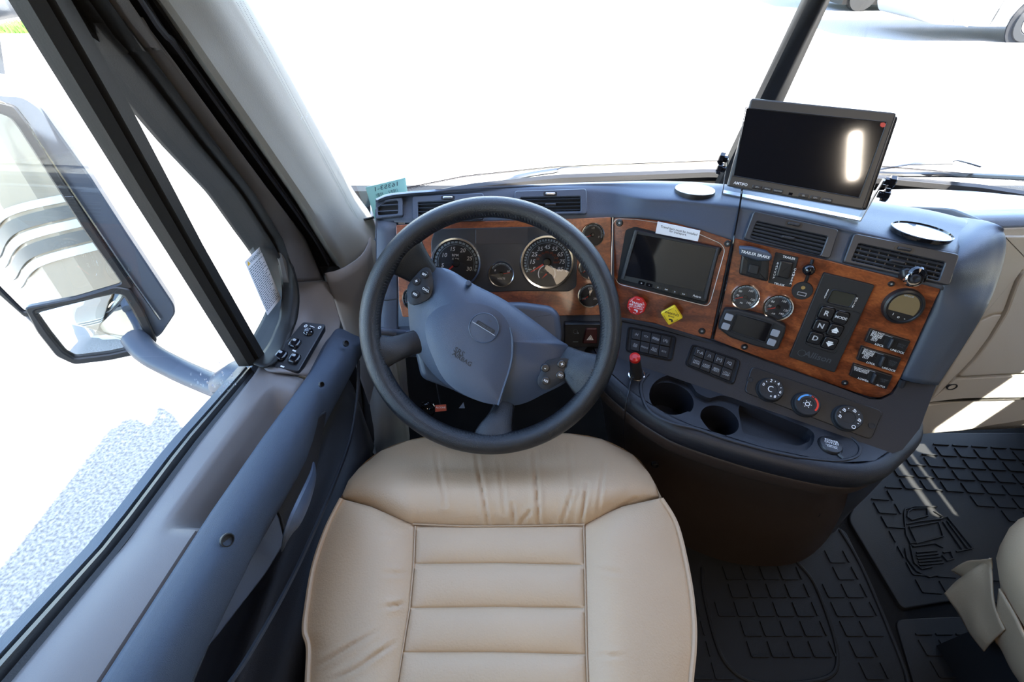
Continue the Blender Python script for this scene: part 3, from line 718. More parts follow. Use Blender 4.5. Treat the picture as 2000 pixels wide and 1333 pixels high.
for r3, r2, r1 in cols:
    back = r1 + V((0, .10, -.045)); b2 = r1 + V((.0, .34, -.16))
    yb = ws_y(min(1.5, max(-.39, r1.x))) - .03
    if b2.y > yb: b2.y = yb
    m1 = r2.lerp(r1, .5) + V((0, 0, .004))
    rows.append([r3 + V((0, .02, -.004)), r3, r3.lerp(r2, .5), r2.lerp(r3, .12), r2 + V((0, .004, .003)), m1, r1, back, b2])
g = B(); g.grid(loft(rows, 34, 90)); obj('top_pad', g, 'dash', dash, sm=70, solid=.004)
# right end cap
upn, fn = V((0, 0, 1)), V((-.15, -1, .25)).normalized()
L1_, R1_ = zc(1886, 428, .80), at(1942, 440, X=.832)
capg = [(L1_ + V((0, .10, -.045)), R1_ + V((.012, .11, -.05)), upn, .003), (L1_, R1_, upn, .004),
 (zc(1880, 462, .803), at(1957, 454, X=.840), (upn + fn * .3).normalized(), .008), (PV2.hit(1872, 498), at(1961, 472, X=.842), (upn + fn).normalized(), .010),
 (PB.hit(1858, 530, .003), at(1958, 500, X=.840), fn, .014), (PB.hit(1843, 567, .002), at(1948, 535, X=.832), fn, .016), (PB.hit(1829, 600, .002), at(1925, 593, X=.80), fn, .016),
 (PB.hit(1797, 670, .002), at(1882, 665, X=.79), fn, .015), (PB.hit(1762, 741, .002), at(1830, 746, X=.775), fn, .012)]
rows = [[a + V((0, .02, -.006)), a, a.lerp(b, .3) + n_ * k * .8, a.lerp(b, .7) + n_ * k, b, b + V((.012, .10, -.02))] for a, b, n_, k in capg]
g = B(); g.grid(loft(rows, 26, 40)); obj('end_cap', g, 'dash', dash, sm=70, solid=.004)

def plate(name, pl, px, h0, h1, m_, parent, r=.006, bev=.0015, **k):
    g = B(); g.prism(pl, rounded(pl.poly(px, h1), r) if r else pl.poly(px, h1), h0, h1, bev, 2); return obj(name, g, m_, parent, **k)
# substrate behind the wood
plate('substrate', PA, [(735, 440), (1200, 420), (1200, 625), (738, 640)], -.05, -.004, 'dash', dash, 0)
plate('substrate', PB, [(1190, 424), (1320, 430), (1450, 466), (1640, 508), (1850, 566), (1830, 600), (1758, 750), (1700, 786), (1382, 668), (1190, 624)], -.05, -.004, 'dash', dash, 0)
# wood panels
w1 = plate('wood_panel', PA, [(773, 440), (860, 434), (1044, 430), (1194, 424), (1192, 616), (1100, 617), (786, 620), (779, 590)], -.004, .002, 'wood', dash, .004)
w2 = plate('wood_panel', PB, [(1199, 426), (1245, 427), (1310, 434), (1360, 446), (1429, 470), (1388, 663), (1330, 650), (1280, 632), (1218, 622), (1196, 617)], -.004, .003, 'wood', dash, .004)
w3 = plate('wood_panel', PB, [(1435, 466), (1500, 482), (1618, 509), (1643, 516), (1838, 565), (1829, 582), (1758, 740), (1741, 768), (1720, 778), (1698, 776), (1640, 757), (1500, 705), (1394, 664)], -.004, .003, 'wood', dash, .003)
# dark groove between panels
g = B(); g.tube([PB.hit(x, y, .002) for x, y in ((1431, 470), (1412, 560), (1391, 662))], .0022, 6); obj('panel_joint', g, 'pit', dash)
g = B(); g.tube([PA.hit(x, y, .0025) for x, y in ((1197, 425), (1194, 523), (1193, 616))], .0011, 6); obj('panel_joint', g, 'satin', dash)
# thin bright outline around the radio
ol = [(1194, 530), (1196, 440), (1203, 427), (1245, 429), (1330, 442), (1408, 476), (1416, 488), (1387, 592), (1380, 598), (1300, 578), (1208, 555)]
g = B(); q = rounded(PB.poly(ol, .003), .008); pts = [PB.pt(x, .0035) for x in q]; g.tube(pts + [pts[0]], .0007, 5); obj('radio_surround_edge', g, 'satin', dash)
plate('radio_recess', PB, [(1222, 449), (1240, 443), (1412, 485), (1400, 505), (1382, 594), (1372, 596), (1205, 552), (1207, 535)], .003, .0036, 'pit', dash, .005, .0003)
# cluster panel
cl = plate('cluster_panel', PA, [(850, 447), (1052, 443), (1125, 444), (1128, 470), (1126, 560), (1112, 570), (1016, 569), (842, 575), (842, 470)], .001, .004, 'black', dash, .006)
ld = plate('message_display', PA, [(929, 448), (1031, 446), (1031, 476), (929, 477)], .004, .0046, 'lcd2', dash, .002, .0003); M['lcdk'] = mat('dark_lcd_glass', (.05, .04, .035), .07, spec=.7); ld.data.materials[0] = M['lcdk']

# ------------------------------------------------------------ gauges
def gauge(pl, px, py, rp, labels=(), a0=210, a1=-30, needle=200, sub=None, name='gauge', parent=dash, h=.004, ts=.17, label=None, small=True, shear=.2, extra=(), red=None):
    c = pl.loc(px, py, h); r = pl.R(px, py, rp)
    g = B(); g.lathe(pl, c, ((r, h), (r, h + .004), (r * .965, h + .008), (r * .90, h + .0075), (r * .875, h + .002)), 40, 1, False, False)
    ga = obj(name, g, 'chrome', parent, label=label)
    g = B(); g.lathe(pl, c, ((r * .9, h - .001), (r * .9, h + .002), (.0001, h + .002)), 36); obj('dial', g, 'dial', ga)
    g = B()
    # scale band: ring arc + ticks
    n = 40
    for lo_, hi_ in ((.70, .715), (.76, .84)):
        A = [V((c[0] + r * lo_ * math.cos(rad(lerp(a0, a1, i / n))), c[1] + r * lo_ * math.sin(rad(lerp(a0, a1, i / n))))) for i in range(n + 1)]
        Bp = [V((c[0] + r * hi_ * math.cos(rad(lerp(a0, a1, i / n))), c[1] + r * hi_ * math.sin(rad(lerp(a0, a1, i / n))))) for i in range(n + 1)]
        g.grid([[pl.pt(q, h + .0023) for q in A], [pl.pt(q, h + .0023) for q in Bp]])
    obj('scale_band', g, 'scale', ga, sm=None)
    g = B(); nt_ = max(2, len(labels)) * 4 - 3 if not small else max(2, len(labels)) * 2 - 1
    for i in range(nt_):
        a_ = rad(lerp(a0, a1, i / (nt_ - 1))); w_ = .022 * r; L_ = (.72, .86) if i % 2 == 0 else (.78, .86)
        d = V((math.cos(a_), math.sin(a_))); s_ = V((-d.y, d.x)) * w_; cc = V(c)
        k = g.add([pl.pt(cc + d * r * L_[0] + s_, h + .0026), pl.pt(cc + d * r * L_[1] + s_, h + .0026), pl.pt(cc + d * r * L_[1] - s_, h + .0026), pl.pt(cc + d * r * L_[0] - s_, h + .0026)]); g.f.append(tuple(k))
    obj('tick_marks', g, 'dial', ga, sm=None)
    g = B()
    for i, t in enumerate(labels):
        if not t: continue
        a_ = rad(lerp(a0, a1, i / (len(labels) - 1))); g.text(pl, (c[0] + r * .55 * math.cos(a_), c[1] + r * .55 * math.sin(a_)), t, r * ts * 1.3, h + .0027, shear=shear)
    for dx, dy, t, s_ in extra: g.text(pl, (c[0] + r * dx, c[1] + r * dy), t, r * s_, h + .0027)
    if g.v: obj('numerals', g, 'white', ga, sm=None)
    if red:
        g = B()
        for a_, t in red: g.text(pl, (c[0] + r * .36 * math.cos(rad(a_)), c[1] + r * .36 * math.sin(rad(a_))), t, r * .12, h + .0026)
        obj('small_numerals', g, 'orange', ga, sm=None, label='dim orange inner numerals')
    if sub:
        cx, cy, sr, na = sub; c2 = (c[0] + r * cx, c[1] + r * cy); g = B()
        A = [(c2[0] + r * sr * math.cos(rad(lerp(210, -30, i / 20))), c2[1] + r * sr * math.sin(rad(lerp(210, -30, i / 20)))) for i in range(21)]
        Bq = [(c2[0] + r * (sr - .035) * math.cos(rad(lerp(210, -30, i / 20))), c2[1] + r * (sr - .035) * math.sin(rad(lerp(210, -30, i / 20)))) for i in range(21)]
        g.grid([[pl.pt(q, h + .0027) for q in A], [pl.pt(q, h + .0027) for q in Bq]]); obj('inner_scale', g, 'white', ga, sm=None)
        g = B(); d = V((math.cos(rad(na)), math.sin(rad(na)))); n2 = V((-d.y, d.x)) * r * .03; c3 = V(c2)
        k = g.add([pl.pt(c3 + n2, h + .0035), pl.pt(c3 - n2, h + .0035), pl.pt(c3 + d * r * sr * .8, h + .0035)]); g.f.append(tuple(k)); obj('needle', g, 'red', ga, sm=None)
    d = V((math.cos(rad(needle)), math.sin(rad(needle)))); n2 = V((-d.y, d.x)) * r * .035; c3 = V(c); g = B()
    g.prism(pl, [tuple(c3 + n2 + d * r * .12), tuple(c3 - n2 + d * r * .12), tuple(c3 + d * r * .70 - n2 * .4), tuple(c3 + d * r * .70 + n2 * .4)], h + .003, h + .0042, .0003); obj('needle', g, 'red', ga)
    g = B(); g.lathe(pl, c, ((r * .16, h + .002), (r * .16, h + .005), (r * .12, h + .006)), 20); obj('needle_hub', g, 'black', ga)
    g = B(); g.lathe(pl, c, ((r * .93, h + .0066), (.0001, h + .0072)), 32, 1, False, True); obj('gauge_glass', g, 'gglass', ga, sm=None)
    return ga
gauge(PA, 891, 514, 49.5, ('5', '10', '15', '20', '25', '30'), 190, -25, 222, small=False, extra=((-.02, .30, 'RPM', .14), (-.02, .16, 'X 100', .11)), label='large tachometer behind the upper left of the wheel rim')
gauge(PA, 1068, 512.5, 52.5, ('5', '15', '25', '35', '45', '55', '65', '75', '85'), 208, -28, 211, small=False, sub=(0, -.42, .33, 225), extra=((-.62, -.27, 'MPH', .07),), red=[(lerp(160, 0, i / 7), t) for i, t in enumerate(('20', '40', '60', '80', '100', '120', '140', 'km/h'))], label='large chrome ringed speedometer marked 5 to 85')
gauge(PA, 979, 535.5, 25.5, ('8', '', '', '18'), 150, 20, 10, extra=((0, -.35, 'VOLTS', .2),), label='small gauge between tachometer and speedometer')
gauge(PA, 1157, 459, 23, ('E', '', '1/2', '', 'F'), 200, -20, 200, label='small gauge at upper right of the cluster')
gauge(PA, 1152, 523, 23.5, ('0', '50', '100', '150'), 210, -30, 215, label='small gauge right of the speedometer')
gauge(PA, 1151, 577, 24, ('100', '', '175', '', '250'), 210, -30, 215, label='small gauge below the others right of the speedometer')
gauge(PA, 806, 525, 24, ('0', '', '60', '', '100'), 210, -30, 200, label='small gauge mostly hidden behind the upper wheel spoke')
gauge(PA, 811, 583, 24.5, ('0', '', '75', '', '150'), 210, -30, 200, label='small gauge behind the thumb buttons of the wheel')
gauge(PB, 1455.5, 579, 29, ('', '70', '80', '', '100', '', '120', '140'), 225, -50, 208, extra=((-.1, -.55, 'PSI', .17),), label='small air gauge beside the grey keyed display', h=.003)
gauge(PB, 1519, 599.5, 31, ('', '70', '80', '', '100', '', '120', '140'), 225, -50, 208, extra=((-.1, -.55, 'AIR', .17),), label='small air gauge left of the gear selector', h=.003)

# ------------------------------------------------------------ vents
def vent(pl, outer, inner, nsl, m_='vent', tab=None, lever=True, label=None, r=.006, crossed=0):
    h = .002
    q = [pl.loc(x, y, h) for x, y in outer]; qi = [pl.loc(x, y, h) for x, y in inner]
    g = B(); g.frame(pl, rounded(q, r, 5), rounded(qi, .003, 5), -.004, .011, .0015, hi=.002); ve = obj('air_vent', g, m_, dash, label=label)
    g = B(); g.prism(pl, rounded(qi, .003), -.005, .0028, 0); obj('vent_duct', g, 'pit', ve, sm=None)
    qi4 = [V(a) for a in qi]  # TL TR BR BL
    for k in range(nsl):
        t = (k + .5) / nsl; a, b = qi4[0].lerp(qi4[3], t), qi4[1].lerp(qi4[2], t); g = B()
        hw = (qi4[0] - qi4[3]).length / nsl * (.10 if m_ == 'dash' else .28 if not crossed else .25); up = (qi4[0] - qi4[3]).normalized()
        R = []
        for p in (a, b):
            R.append([pl.pt(p - up * hw * .4, .0030), pl.pt(p + up * hw, .0030), pl.pt(p + up * hw, .0085), pl.pt(p + up * hw * .2, .0098), pl.pt(p - up * hw, .0085)])
        g.rings(R); obj('slat', g, m_, ve)
    if crossed:
        g = B()
        for k in range(crossed):
            t = (k + .5) / crossed; a, b = qi4[0].lerp(qi4[1], t), qi4[3].lerp(qi4[2], t); d = (qi4[1] - qi4[0]).normalized() * .0008
            g.rings([[pl.pt(p - d, .0028), pl.pt(p + d, .0028), pl.pt(p + d, .005), pl.pt(p - d, .005)] for p in (a, b)])
        obj('vertical_vane', g, 'black', ve, kind='stuff')
    if tab:
        c = pl.loc(*tab, h); g = B(); g.prism(pl, rounded(rect(c, .020, .005), .0024), .010, .015, .002, 2); obj('vent_tab', g, 'satin' if m_ == 'dash' else 'vent', ve)
        g = B(); g.prism(pl, rounded(rect(c, .028, .009), .004), .0105, .0113, 0); obj('tab_recess', g, 'black', ve)
    if lever:
        p = (qi4[0] + qi4[1] + qi4[2] + qi4[3]) / 4; g = B(); g.prism(pl, rounded(rect(p, .022, .005), .002), .006, .0125, .002, 2); obj('vane_lever', g, 'vent', ve)
    return ve
vent(PV1, [(757, 392), (788, 388), (788, 424), (735, 430), (735, 410)], [(757, 397), (779, 394), (779, 420), (740, 423), (740, 408)], 1, 'dash', None, False, 'small corner vent at the left end', r=.004)
for o in [o for o in dash.children if o.name.startswith('air_vent')][:1]:
    for c_ in list(o.children):
        if c_.name.startswith('slat'): bpy.data.objects.remove(c_)
    for k, (xa, ya, xb, yb) in enumerate(((743, 404.5, 779, 402), (738.5, 416, 779, 414))):
        g = B(); A, Bq = PV1.loc(xa, ya), PV1.loc(xb, yb); g.rings([[PV1.pt((p[0], p[1] + dy), hh) for dy, hh in ((-.0006, .003), (.0008, .003), (.0008, .0095), (-.0006, .0095))] for p in (A, Bq)]); obj('slat', g, 'dash', o)
vent(PV1, [(807, 386), (945, 380), (945, 430), (807, 432)], [(818, 398), (934, 393), (934, 425), (818, 426)], 4, 'dash', (876, 389.5), True, 'wide vent behind the upper left wheel rim')
vent(PV1, [(1005, 376), (1144, 371.5), (1146, 420), (1005, 424)], [(1016, 389), (1133, 386.5), (1133, 415), (1016, 418)], 4, 'dash', (1074, 382), True, 'wide vent behind the upper right wheel rim')
vent(PV2, [(1471, 414), (1636, 450), (1618, 507), (1451, 468)], [(1477, 434), (1614, 464), (1600, 500), (1464, 466)], 5, 'vent', (1548, 440), True, 'dark vent with closed slats above the trailer brake lever')
vent(PV2, [(1665, 457), (1869, 498), (1849, 559), (1644, 513)], [(1674, 477), (1841, 514), (1828, 549), (1660, 510)], 4, 'vent', (1761, 488), True, 'dark vent with open slats at the right end', crossed=9)

# bolts on the wood
for pl, x, y in ((PB, 1210, 435.5), (PB, 1421, 476), (PB, 1371, 647), (PB, 1454, 678), (PB, 1740.5, 554.7), (PB, 1650, 748)):
    c = pl.loc(x, y, .003); r_ = pl.R(x, y, 7); g = B(); g.lathe(pl, c, ((r_, .002), (r_, .004), (r_ * .8, .006), (r_ * .5, .006), (r_ * .42, .004), (.0001, .004)), 18); b_ = obj('panel_bolt', g, 'black', dash)
    g = B(); g.lathe(pl, c, ((r_ * .40, .0042), (r_ * .34, .0050), (.0001, .0046)), 6); obj('bolt_socket', g, 'greyprint', b_)
c = PA.loc(1124, 603, .002); g = B(); g.lathe(PA, c, ((.003, .001), (.003, .003), (.0001, .003)), 14); obj('panel_bolt', g, 'wood', dash)

# ------------------------------------------------------------ lower left dash
rows = [[PA.hit(x, 612, -.006) for x in (738, 800, 900, 1000, 1100, 1195)]]
b0 = rows[0]
for dy, dz in ((-.012, -.02), (-.02, -.06), (-.012, -.12), (.03, -.145), (.12, -.15)): rows.append([p + V((0, dy, dz)) for p in b0])
g = B(); g.grid(loft(rows, 24, 20)); obj('knee_panel', g, 'dash', dash, solid=.004)
# left cheek
rows = []
for y_ in (430, 500, 556, 600, 650, 690):
    a = PA.hit(737, y_, .004); b = PA.hit(778, y_, -.004); rows.append([a + V((-.012, .10, -.02)), a + V((-.004, .01, 0)), a, a.lerp(b, .5) + V((0, -.006, 0)), b])
g = B(); g.grid(loft(rows, 14, 14)); obj('left_cheek', g, 'dash', dash, solid=.004)
g = B(); g.tube([PA.hit(x, y, .012) for x, y in ((736, 586), (756, 587), (777, 584))], .0012, 6); obj('cheek_seam', g, 'pit', dash)
# hazard switch panel
PH = Pl(b0[4] + V((0, -.022, -.05)), 0, 8)
hz = plate('hazard_panel', PH, [(1103, 634), (1174, 634), (1173, 679), (1103, 679)], -.02, .006, 'black', dash, .003)
g = B(); c = PH.loc(1153, 657, .006); g.prism(PH, rounded([(c[0] - .016, c[1] - .018), (c[0] + .016, c[1] - .018), (c[0] + .012, c[1] + .022), (c[0] - .012, c[1] + .022)], .003), .006, .010, .002); hb = obj('hazard_switch', g, 'redbtn', hz); hb.data.materials[0] = mat('dark_red_plastic', (.05, .008, .008), .4)
g = B(); c = PH.loc(1153, 660, .010); tri = [(c[0] - .0075, c[1] - .006), (c[0] + .0075, c[1] - .006), (c[0], c[1] + .0075)]; g.frame(PH, tri, inset(tri, .0014), .010, .0105, .0001); tr2 = inset(tri, .0024); g.prism(PH, tr2, .010, .0105, 0); obj('warning_triangle', g, 'white', hz, sm=None)
g = B(); c = PH.loc(1124, 648, .006); g.lathe(PH, c, ((.0045, .0062), (.0052, .0064)), 16, 1, False, False); g.prism(PH, rect((c[0] + .006, c[1] - .004), .003, .003), .006, .0065, 0); c = PH.loc(1124, 668, .006); g.prism(PH, rect(c, .012, .0012), .006, .0065, 0); obj('lamp_symbol', g, 'greyprint', hz, sm=None)

# ------------------------------------------------------------ lower ledge with switch banks and climate panel
def yl(x): return .812 - .532 * x + .003
led = [(1196, 618), (1218, 624), (1280, 634), (1330, 652), (1386, 666), (1500, 708), (1600, 744), (1698, 780), (1722, 781), (1744, 770), (1761, 742), (1832, 744)]
q = PL.poly(led) + [PL.to2(V((x, yl(x), .50))) for x in (.80, .72, .5, .3, .19)]
# project bottom points on the plane
q2 = PL.poly(led)
q2 += PL.poly([(1796, 838), (1762, 880), (1716, 893)])
for x in (.66, .60, .40, .19):
    # PL ∩ z=.5
    y = (PL.o.dot(PL.n) - PL.n.x * x - PL.n.z * .5) / PL.n.y; q2.append(PL.to2(V((x, y, .5))))
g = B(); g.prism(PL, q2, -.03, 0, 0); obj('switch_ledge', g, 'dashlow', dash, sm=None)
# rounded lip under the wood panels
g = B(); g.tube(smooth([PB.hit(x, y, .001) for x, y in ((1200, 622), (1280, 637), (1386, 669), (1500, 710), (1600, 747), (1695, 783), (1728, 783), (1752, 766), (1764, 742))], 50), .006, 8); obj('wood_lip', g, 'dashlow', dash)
IC = {'seat': 0}
def bank(outer, n, top, bot, nm, label=None):
    pl = PL; q = rounded(pl.poly(outer, .003), .009, 4); g = B(); g.frame(pl, q, inset(q, .0045), -.002, .004, .002, hi=.001); bk = obj('switch_bank', g, 'black', dash, label=label)
    g = B(); g.prism(pl, inset(q, .003), -.002, .0012, 0); obj('bank_well', g, 'pit', bk, sm=None)
    TL, TR, BR, BL = [V(pl.loc(x, y, .003)) for x, y in outer]
    for i in range(n):
        for j in range(2):
            def P(u, v): return TL.lerp(TR, u).lerp(BL.lerp(BR, u), v)
            u0, u1 = .10 + .80 * i / n, .10 + .80 * (i + 1) / n; v0, v1 = (.08, .48) if j == 0 else (.50, .92)
            p = [P(u0 + .006, v1 - .01), P(u1 - .006, v1 - .01), P(u1 - .006, v0 + .01), P(u0 + .006, v0 + .01)]
            g = B(); g.prism(pl, rounded([tuple(a) for a in p], .0015, 2), .001, .0052 if j == 0 else .0042, .001, 2); sw = obj('rocker_switch', g, 'black', bk)
            c = P((u0 + u1) / 2, (v0 + v1) / 2); g = B(); hh = (.0054 if j == 0 else .0044)
            t = (top if j == 0 else bot)[i]
            if t: g.text(pl, c, t, .0052 if j else .0085, hh, ang=-3)
            if g.v: obj('lettering', g, 'greyprint', sw, sm=None)
    return bk
bank([(1226, 637), (1322, 657), (1313, 706), (1221, 686)], 4, (':H', '<>', '###', '(A)'), ('SUS\nOFF', 'RIGHT', 'AUX\nAREA', 'ATC'), 'a', 'switch bank left, under the parking brake knob')
bank([(1352, 671), (1448, 704), (1434, 753), (1337, 713)], 4, ('T-A', '/:\\', '[=]', '/Q'), ('HIGH\nBEAM', 'LANE\nALERT', 'MIRR\nHEAT', 'UTLY\nLAMP'), 'b', 'switch bank right, beside the climate panel')
# climate panel
cq = [(1468, 715), (1726, 803), (1703, 860), (1453, 766)]
q = rounded(PL.poly(cq, .003), .010, 4); g = B(); g.prism(PL, q, -.01, .003, .002, 2); cp_ = obj('climate_panel', g, 'black', dash)
def knob(x, y, rp, nm='climate_knob'):
    c = PL.loc(x, y, .012); r = PL.R(x, y, rp); g = B()
    g.lathe(PL, c, ((r * 1.08, .003), (r * 1.04, .006), (r, .007), (r * .97, .016), (r * .90, .0175), (r * .48, .0165), (r * .46, .0150), (r * .01, .0150)), 36); return obj(nm, g, 'blackm', cp_), c, r
def arc(g, pl, c, r0, r1, a0, a1, h, n=14):
    A = [pl.pt((c[0] + r0 * math.cos(rad(lerp(a0, a1, i / n))), c[1] + r0 * math.sin(rad(lerp(a0, a1, i / n)))), h) for i in range(n + 1)]
    Bq = [pl.pt((c[0] + r1 * math.cos(rad(lerp(a0, a1, i / n))), c[1] + r1 * math.sin(rad(lerp(a0, a1, i / n)))), h) for i in range(n + 1)]
    g.grid([A, Bq])
k1, c, r = knob(1505.5, 761, 25); g = B()
for a_, t in ((175, '0'), (115, '2'), (65, '4'), (5, '6'), (-45, '8'), (-72, '*')): g.text(PL, (c[0] + r * .70 * math.cos(rad(a_ - 8)), c[1] + r * .70 * math.sin(rad(a_ - 8))), t, r * .36, .0178)
for a_ in (145, 90, 35, -20): arc(g, PL, c, r * .66, r * .78, a_ - 9, a_ - 5, .0178, 2)
arc(g, PL, (c[0], c[1]), r * .20, r * .26, 60, 300, .0153); obj('dial_print', g, 'white', k1, sm=None)
k2, c, r = knob(1576, 790, 26); g = B(); arc(g, PL, c, r * .66, r * .80, 178, 100, .0178); arc(g, PL, c, r * .66, r * .80, 96, 93, .0178, 2); arc(g, PL, c, r * .66, r * .80, 89, 86, .0178, 2); obj('blue_scale', g, 'blue', k2, sm=None, label='blue cold scale')
g = B(); arc(g, PL, c, r * .66, r * .80, 80, 77, .0178, 2); arc(g, PL, c, r * .66, r * .80, 72, 69, .0178, 2); arc(g, PL, c, r * .66, r * .80, 60, -30, .0178); obj('red_scale', g, 'red', k2, sm=None, label='red hot scale')
g = B(); arc(g, PL, c, r * .13, r * .19, 0, 360, .0153, 12)
for i in range(6): arc(g, PL, c, r * .24, r * .32, i * 60 - 5, i * 60 + 5, .0153, 2)
obj('sun_symbol', g, 'white', k2, sm=None)
k3, c, r = knob(1656.5, 816.5, 28); g = B()
for a_ in (205, 150, 85, 15):
    x0, y0 = c[0] + r * .66 * math.cos(rad(a_ - 12)), c[1] + r * .66 * math.sin(rad(a_ - 12))
    arc(g, PL, (x0, y0 + r * .08), r * .03, r * .07, 0, 360, .0178, 8); g.prism(PL, rect((x0, y0 - r * .06), r * .26, r * .05, -20), .0177, .0179, 0); g.prism(PL, rect((x0 + r * .10, y0 + r * .02), r * .05, r * .12, 20), .0177, .0179, 0)
arc(g, PL, (c[0] + r * .45, c[1] - r * .62), r * .10, r * .15, 0, 360, .0178, 10)
for a_ in (175, 118, 50, -10): arc(g, PL, c, r * .66, r * .76, a_ - 12, a_ - 8, .0178, 2)
obj('airflow_symbols', g, 'white', k3, sm=None)
g = B()
for x, y in ((1528, 758), (1549.5, 792), (1626, 821)): g.prism(PL, rounded(rect(PL.loc(x, y, .003), .0028, .005, 20), .001, 2), .003, .0036, 0)
obj('pointer_marks', g, 'white', cp_, sm=None)
for x, y in ((1466, 742), (1703, 832)):
    c = PL.loc(x, y, .003); g = B(); g.lathe(PL, c, ((.006, .003), (.006, .0045), (.004, .0045), (.0036, .0035), (.0001, .0035)), 18); obj('panel_screw', g, 'blackm', cp_)

# ------------------------------------------------------------ tray with cup holders
def proj(pl, pts, z): return [pl.to2(at(x, y, Z=z)) for x, y in pts]
def plate_holes(g, pl, outer, holes, h, depth_out, depths, bottoms=True):
    outer = ccw(outer); holes = [ccw(x) for x in holes]
    loops = [outer] + [list(reversed(x)) for x in holes]; flat = [q for l in loops for q in l]
    tris = tessellate_polygon([[V((q[0], q[1], 0)) for q in l] for l in loops]); k = g.add([pl.pt(q, h) for q in flat])
    for t in tris: g.f.append(tuple(k[i] for i in t))
    if depth_out:
        a = g.add([pl.pt(q, h) for q in outer]); b = g.add([pl.pt(q, h - depth_out) for q in outer]); g.ring(b, a)
    for hl, d in zip(holes, depths):
        if not d: continue
        a = g.add([pl.pt(q, h) for q in hl]); b = g.add([pl.pt(q, h - d) for q in hl]); g.ring(a, b)
        if bottoms: g.cap(b)
ZT = .50
Fl = [(.175, .74), (.195, .66), (.24, .59), (.29, .537), (.341, .503), (.455, .455), (.569, .424), (.638, .428), (.70, .462), (.76, .505), (.795, .56)]
top = [PT.to2(V((x, y, ZT))) for x, y in Fl]
topi = [PT.to2(V((x - .0, y + .014, ZT))) for x, y in Fl]
topo = [q for q, f in zip(topi, Fl) if f[0] < .72] + [PT.to2(V((x, (PL.o.dot(PL.n) - PL.n.x * x - PL.n.z * .5) / PL.n.y + .01, ZT))) for x in (.665, .6, .4, .18)]
cup1 = circ(PT.to2(at(1313, 772, Z=ZT)), .0455, 32); cup2 = circ(PT.to2(at(1409, 811, Z=ZT)), .0370, 28)
bin_px = [(1360, 766), (1374, 774), (1388, 778), (1402, 774), (1426, 776), (1500, 806), (1580, 838), (1589, 846), (1590, 860), (1580, 876), (1560, 880), (1500, 868), (1444, 852), (1430, 850), (1411, 852), (1392, 846), (1374, 826), (1366, 814), (1350, 805), (1343, 804), (1330, 809), (1311, 811), (1288, 804), (1272, 788), (1268, 770), (1276, 750), (1296, 736), (1318, 733), (1340, 742), (1352, 753)]
def closed_cr(px, step=7):
    P_ = [V(q) for q in px]; m_ = len(P_); out = []
    for i in range(m_):
        a, b, c, d = P_[i - 1], P_[i], P_[(i + 1) % m_], P_[(i + 2) % m_]; k = max(1, int((c - b).length / step))
        for j in range(k): u = j / k; q = .5 * ((2 * b) + (c - a) * u + (2 * a - 5 * b + 4 * c - d) * u * u + (3 * b - a - 3 * c + d) * u ** 3); out.append((q.x, q.y))
    return out
binp = proj(PT, closed_cr(bin_px), ZT)
out_c = PT.to2(at(1621, 871, Z=ZT)); outh = circ(out_c, .0205, 24)
g = B(); plate_holes(g, PT, topo, [binp, outh], 0, 0, [.012, .012], False)
PTf = [inset(ccw(binp), -.0015)]
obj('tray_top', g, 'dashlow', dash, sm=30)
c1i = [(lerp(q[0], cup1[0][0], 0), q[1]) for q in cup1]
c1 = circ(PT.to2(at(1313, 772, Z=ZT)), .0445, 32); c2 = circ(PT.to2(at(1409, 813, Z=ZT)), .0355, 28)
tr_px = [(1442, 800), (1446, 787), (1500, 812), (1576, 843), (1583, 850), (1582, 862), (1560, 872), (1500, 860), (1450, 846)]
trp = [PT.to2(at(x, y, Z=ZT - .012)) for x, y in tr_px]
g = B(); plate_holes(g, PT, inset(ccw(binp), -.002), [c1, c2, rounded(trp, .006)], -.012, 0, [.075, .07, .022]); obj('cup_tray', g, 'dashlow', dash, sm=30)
# raised bead around the tray
bead = [(1560, 893), (1500, 880), (1420, 858), (1362, 838), (1310, 826), (1272, 806), (1256, 780), (1252, 750), (1266, 730)]
g = B(); g.tube(smooth([at(x, y, Z=ZT + .001) for x, y in bead] , 40), .0035, 8, flat=.6); obj('tray_bead', g, 'dashlow', dash)
bead = [(1340, 728), (1400, 752), (1470, 782), (1560, 816), (1640, 842), (1672, 862), (1680, 880), (1668, 894), (1630, 900), (1560, 893)]
g = B(); g.tube(smooth([at(x, y, Z=ZT + .001) for x, y in bead], 50), .0025, 8, flat=.6); obj('tray_bead', g, 'dashlow', dash)
# dark lip, brown band, tower
def ring_of(dxy, z): 
    out = []
    n = len(Fl)
    for i, (x, y) in enumerate(Fl):
        a, b = V(Fl[max(0, i - 1)]), V(Fl[min(n - 1, i + 1)]); t = (b - a).normalized(); nn = V((t.y, -t.x)); out.append(V((x + nn.x * dxy, y + nn.y * dxy, z)))
    return out
rows = [[V((x, y + .016, ZT - .003)) for x, y in Fl], [V((x, y + .014, ZT)) for x, y in Fl], ring_of(-.002, ZT - .002), ring_of(.008, ZT - .010), ring_of(.012, ZT - .026), ring_of(.008, ZT - .043), ring_of(-.002, ZT - .047)]
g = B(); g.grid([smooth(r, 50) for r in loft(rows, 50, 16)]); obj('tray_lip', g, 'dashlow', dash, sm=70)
Bs = [(.30, .80), (.30, .72), (.32, .62), (.37, .555), (.44, .505), (.54, .462), (.644, .450), (.73, .462), (.81, .505), (.87, .56), (.93, .66)]
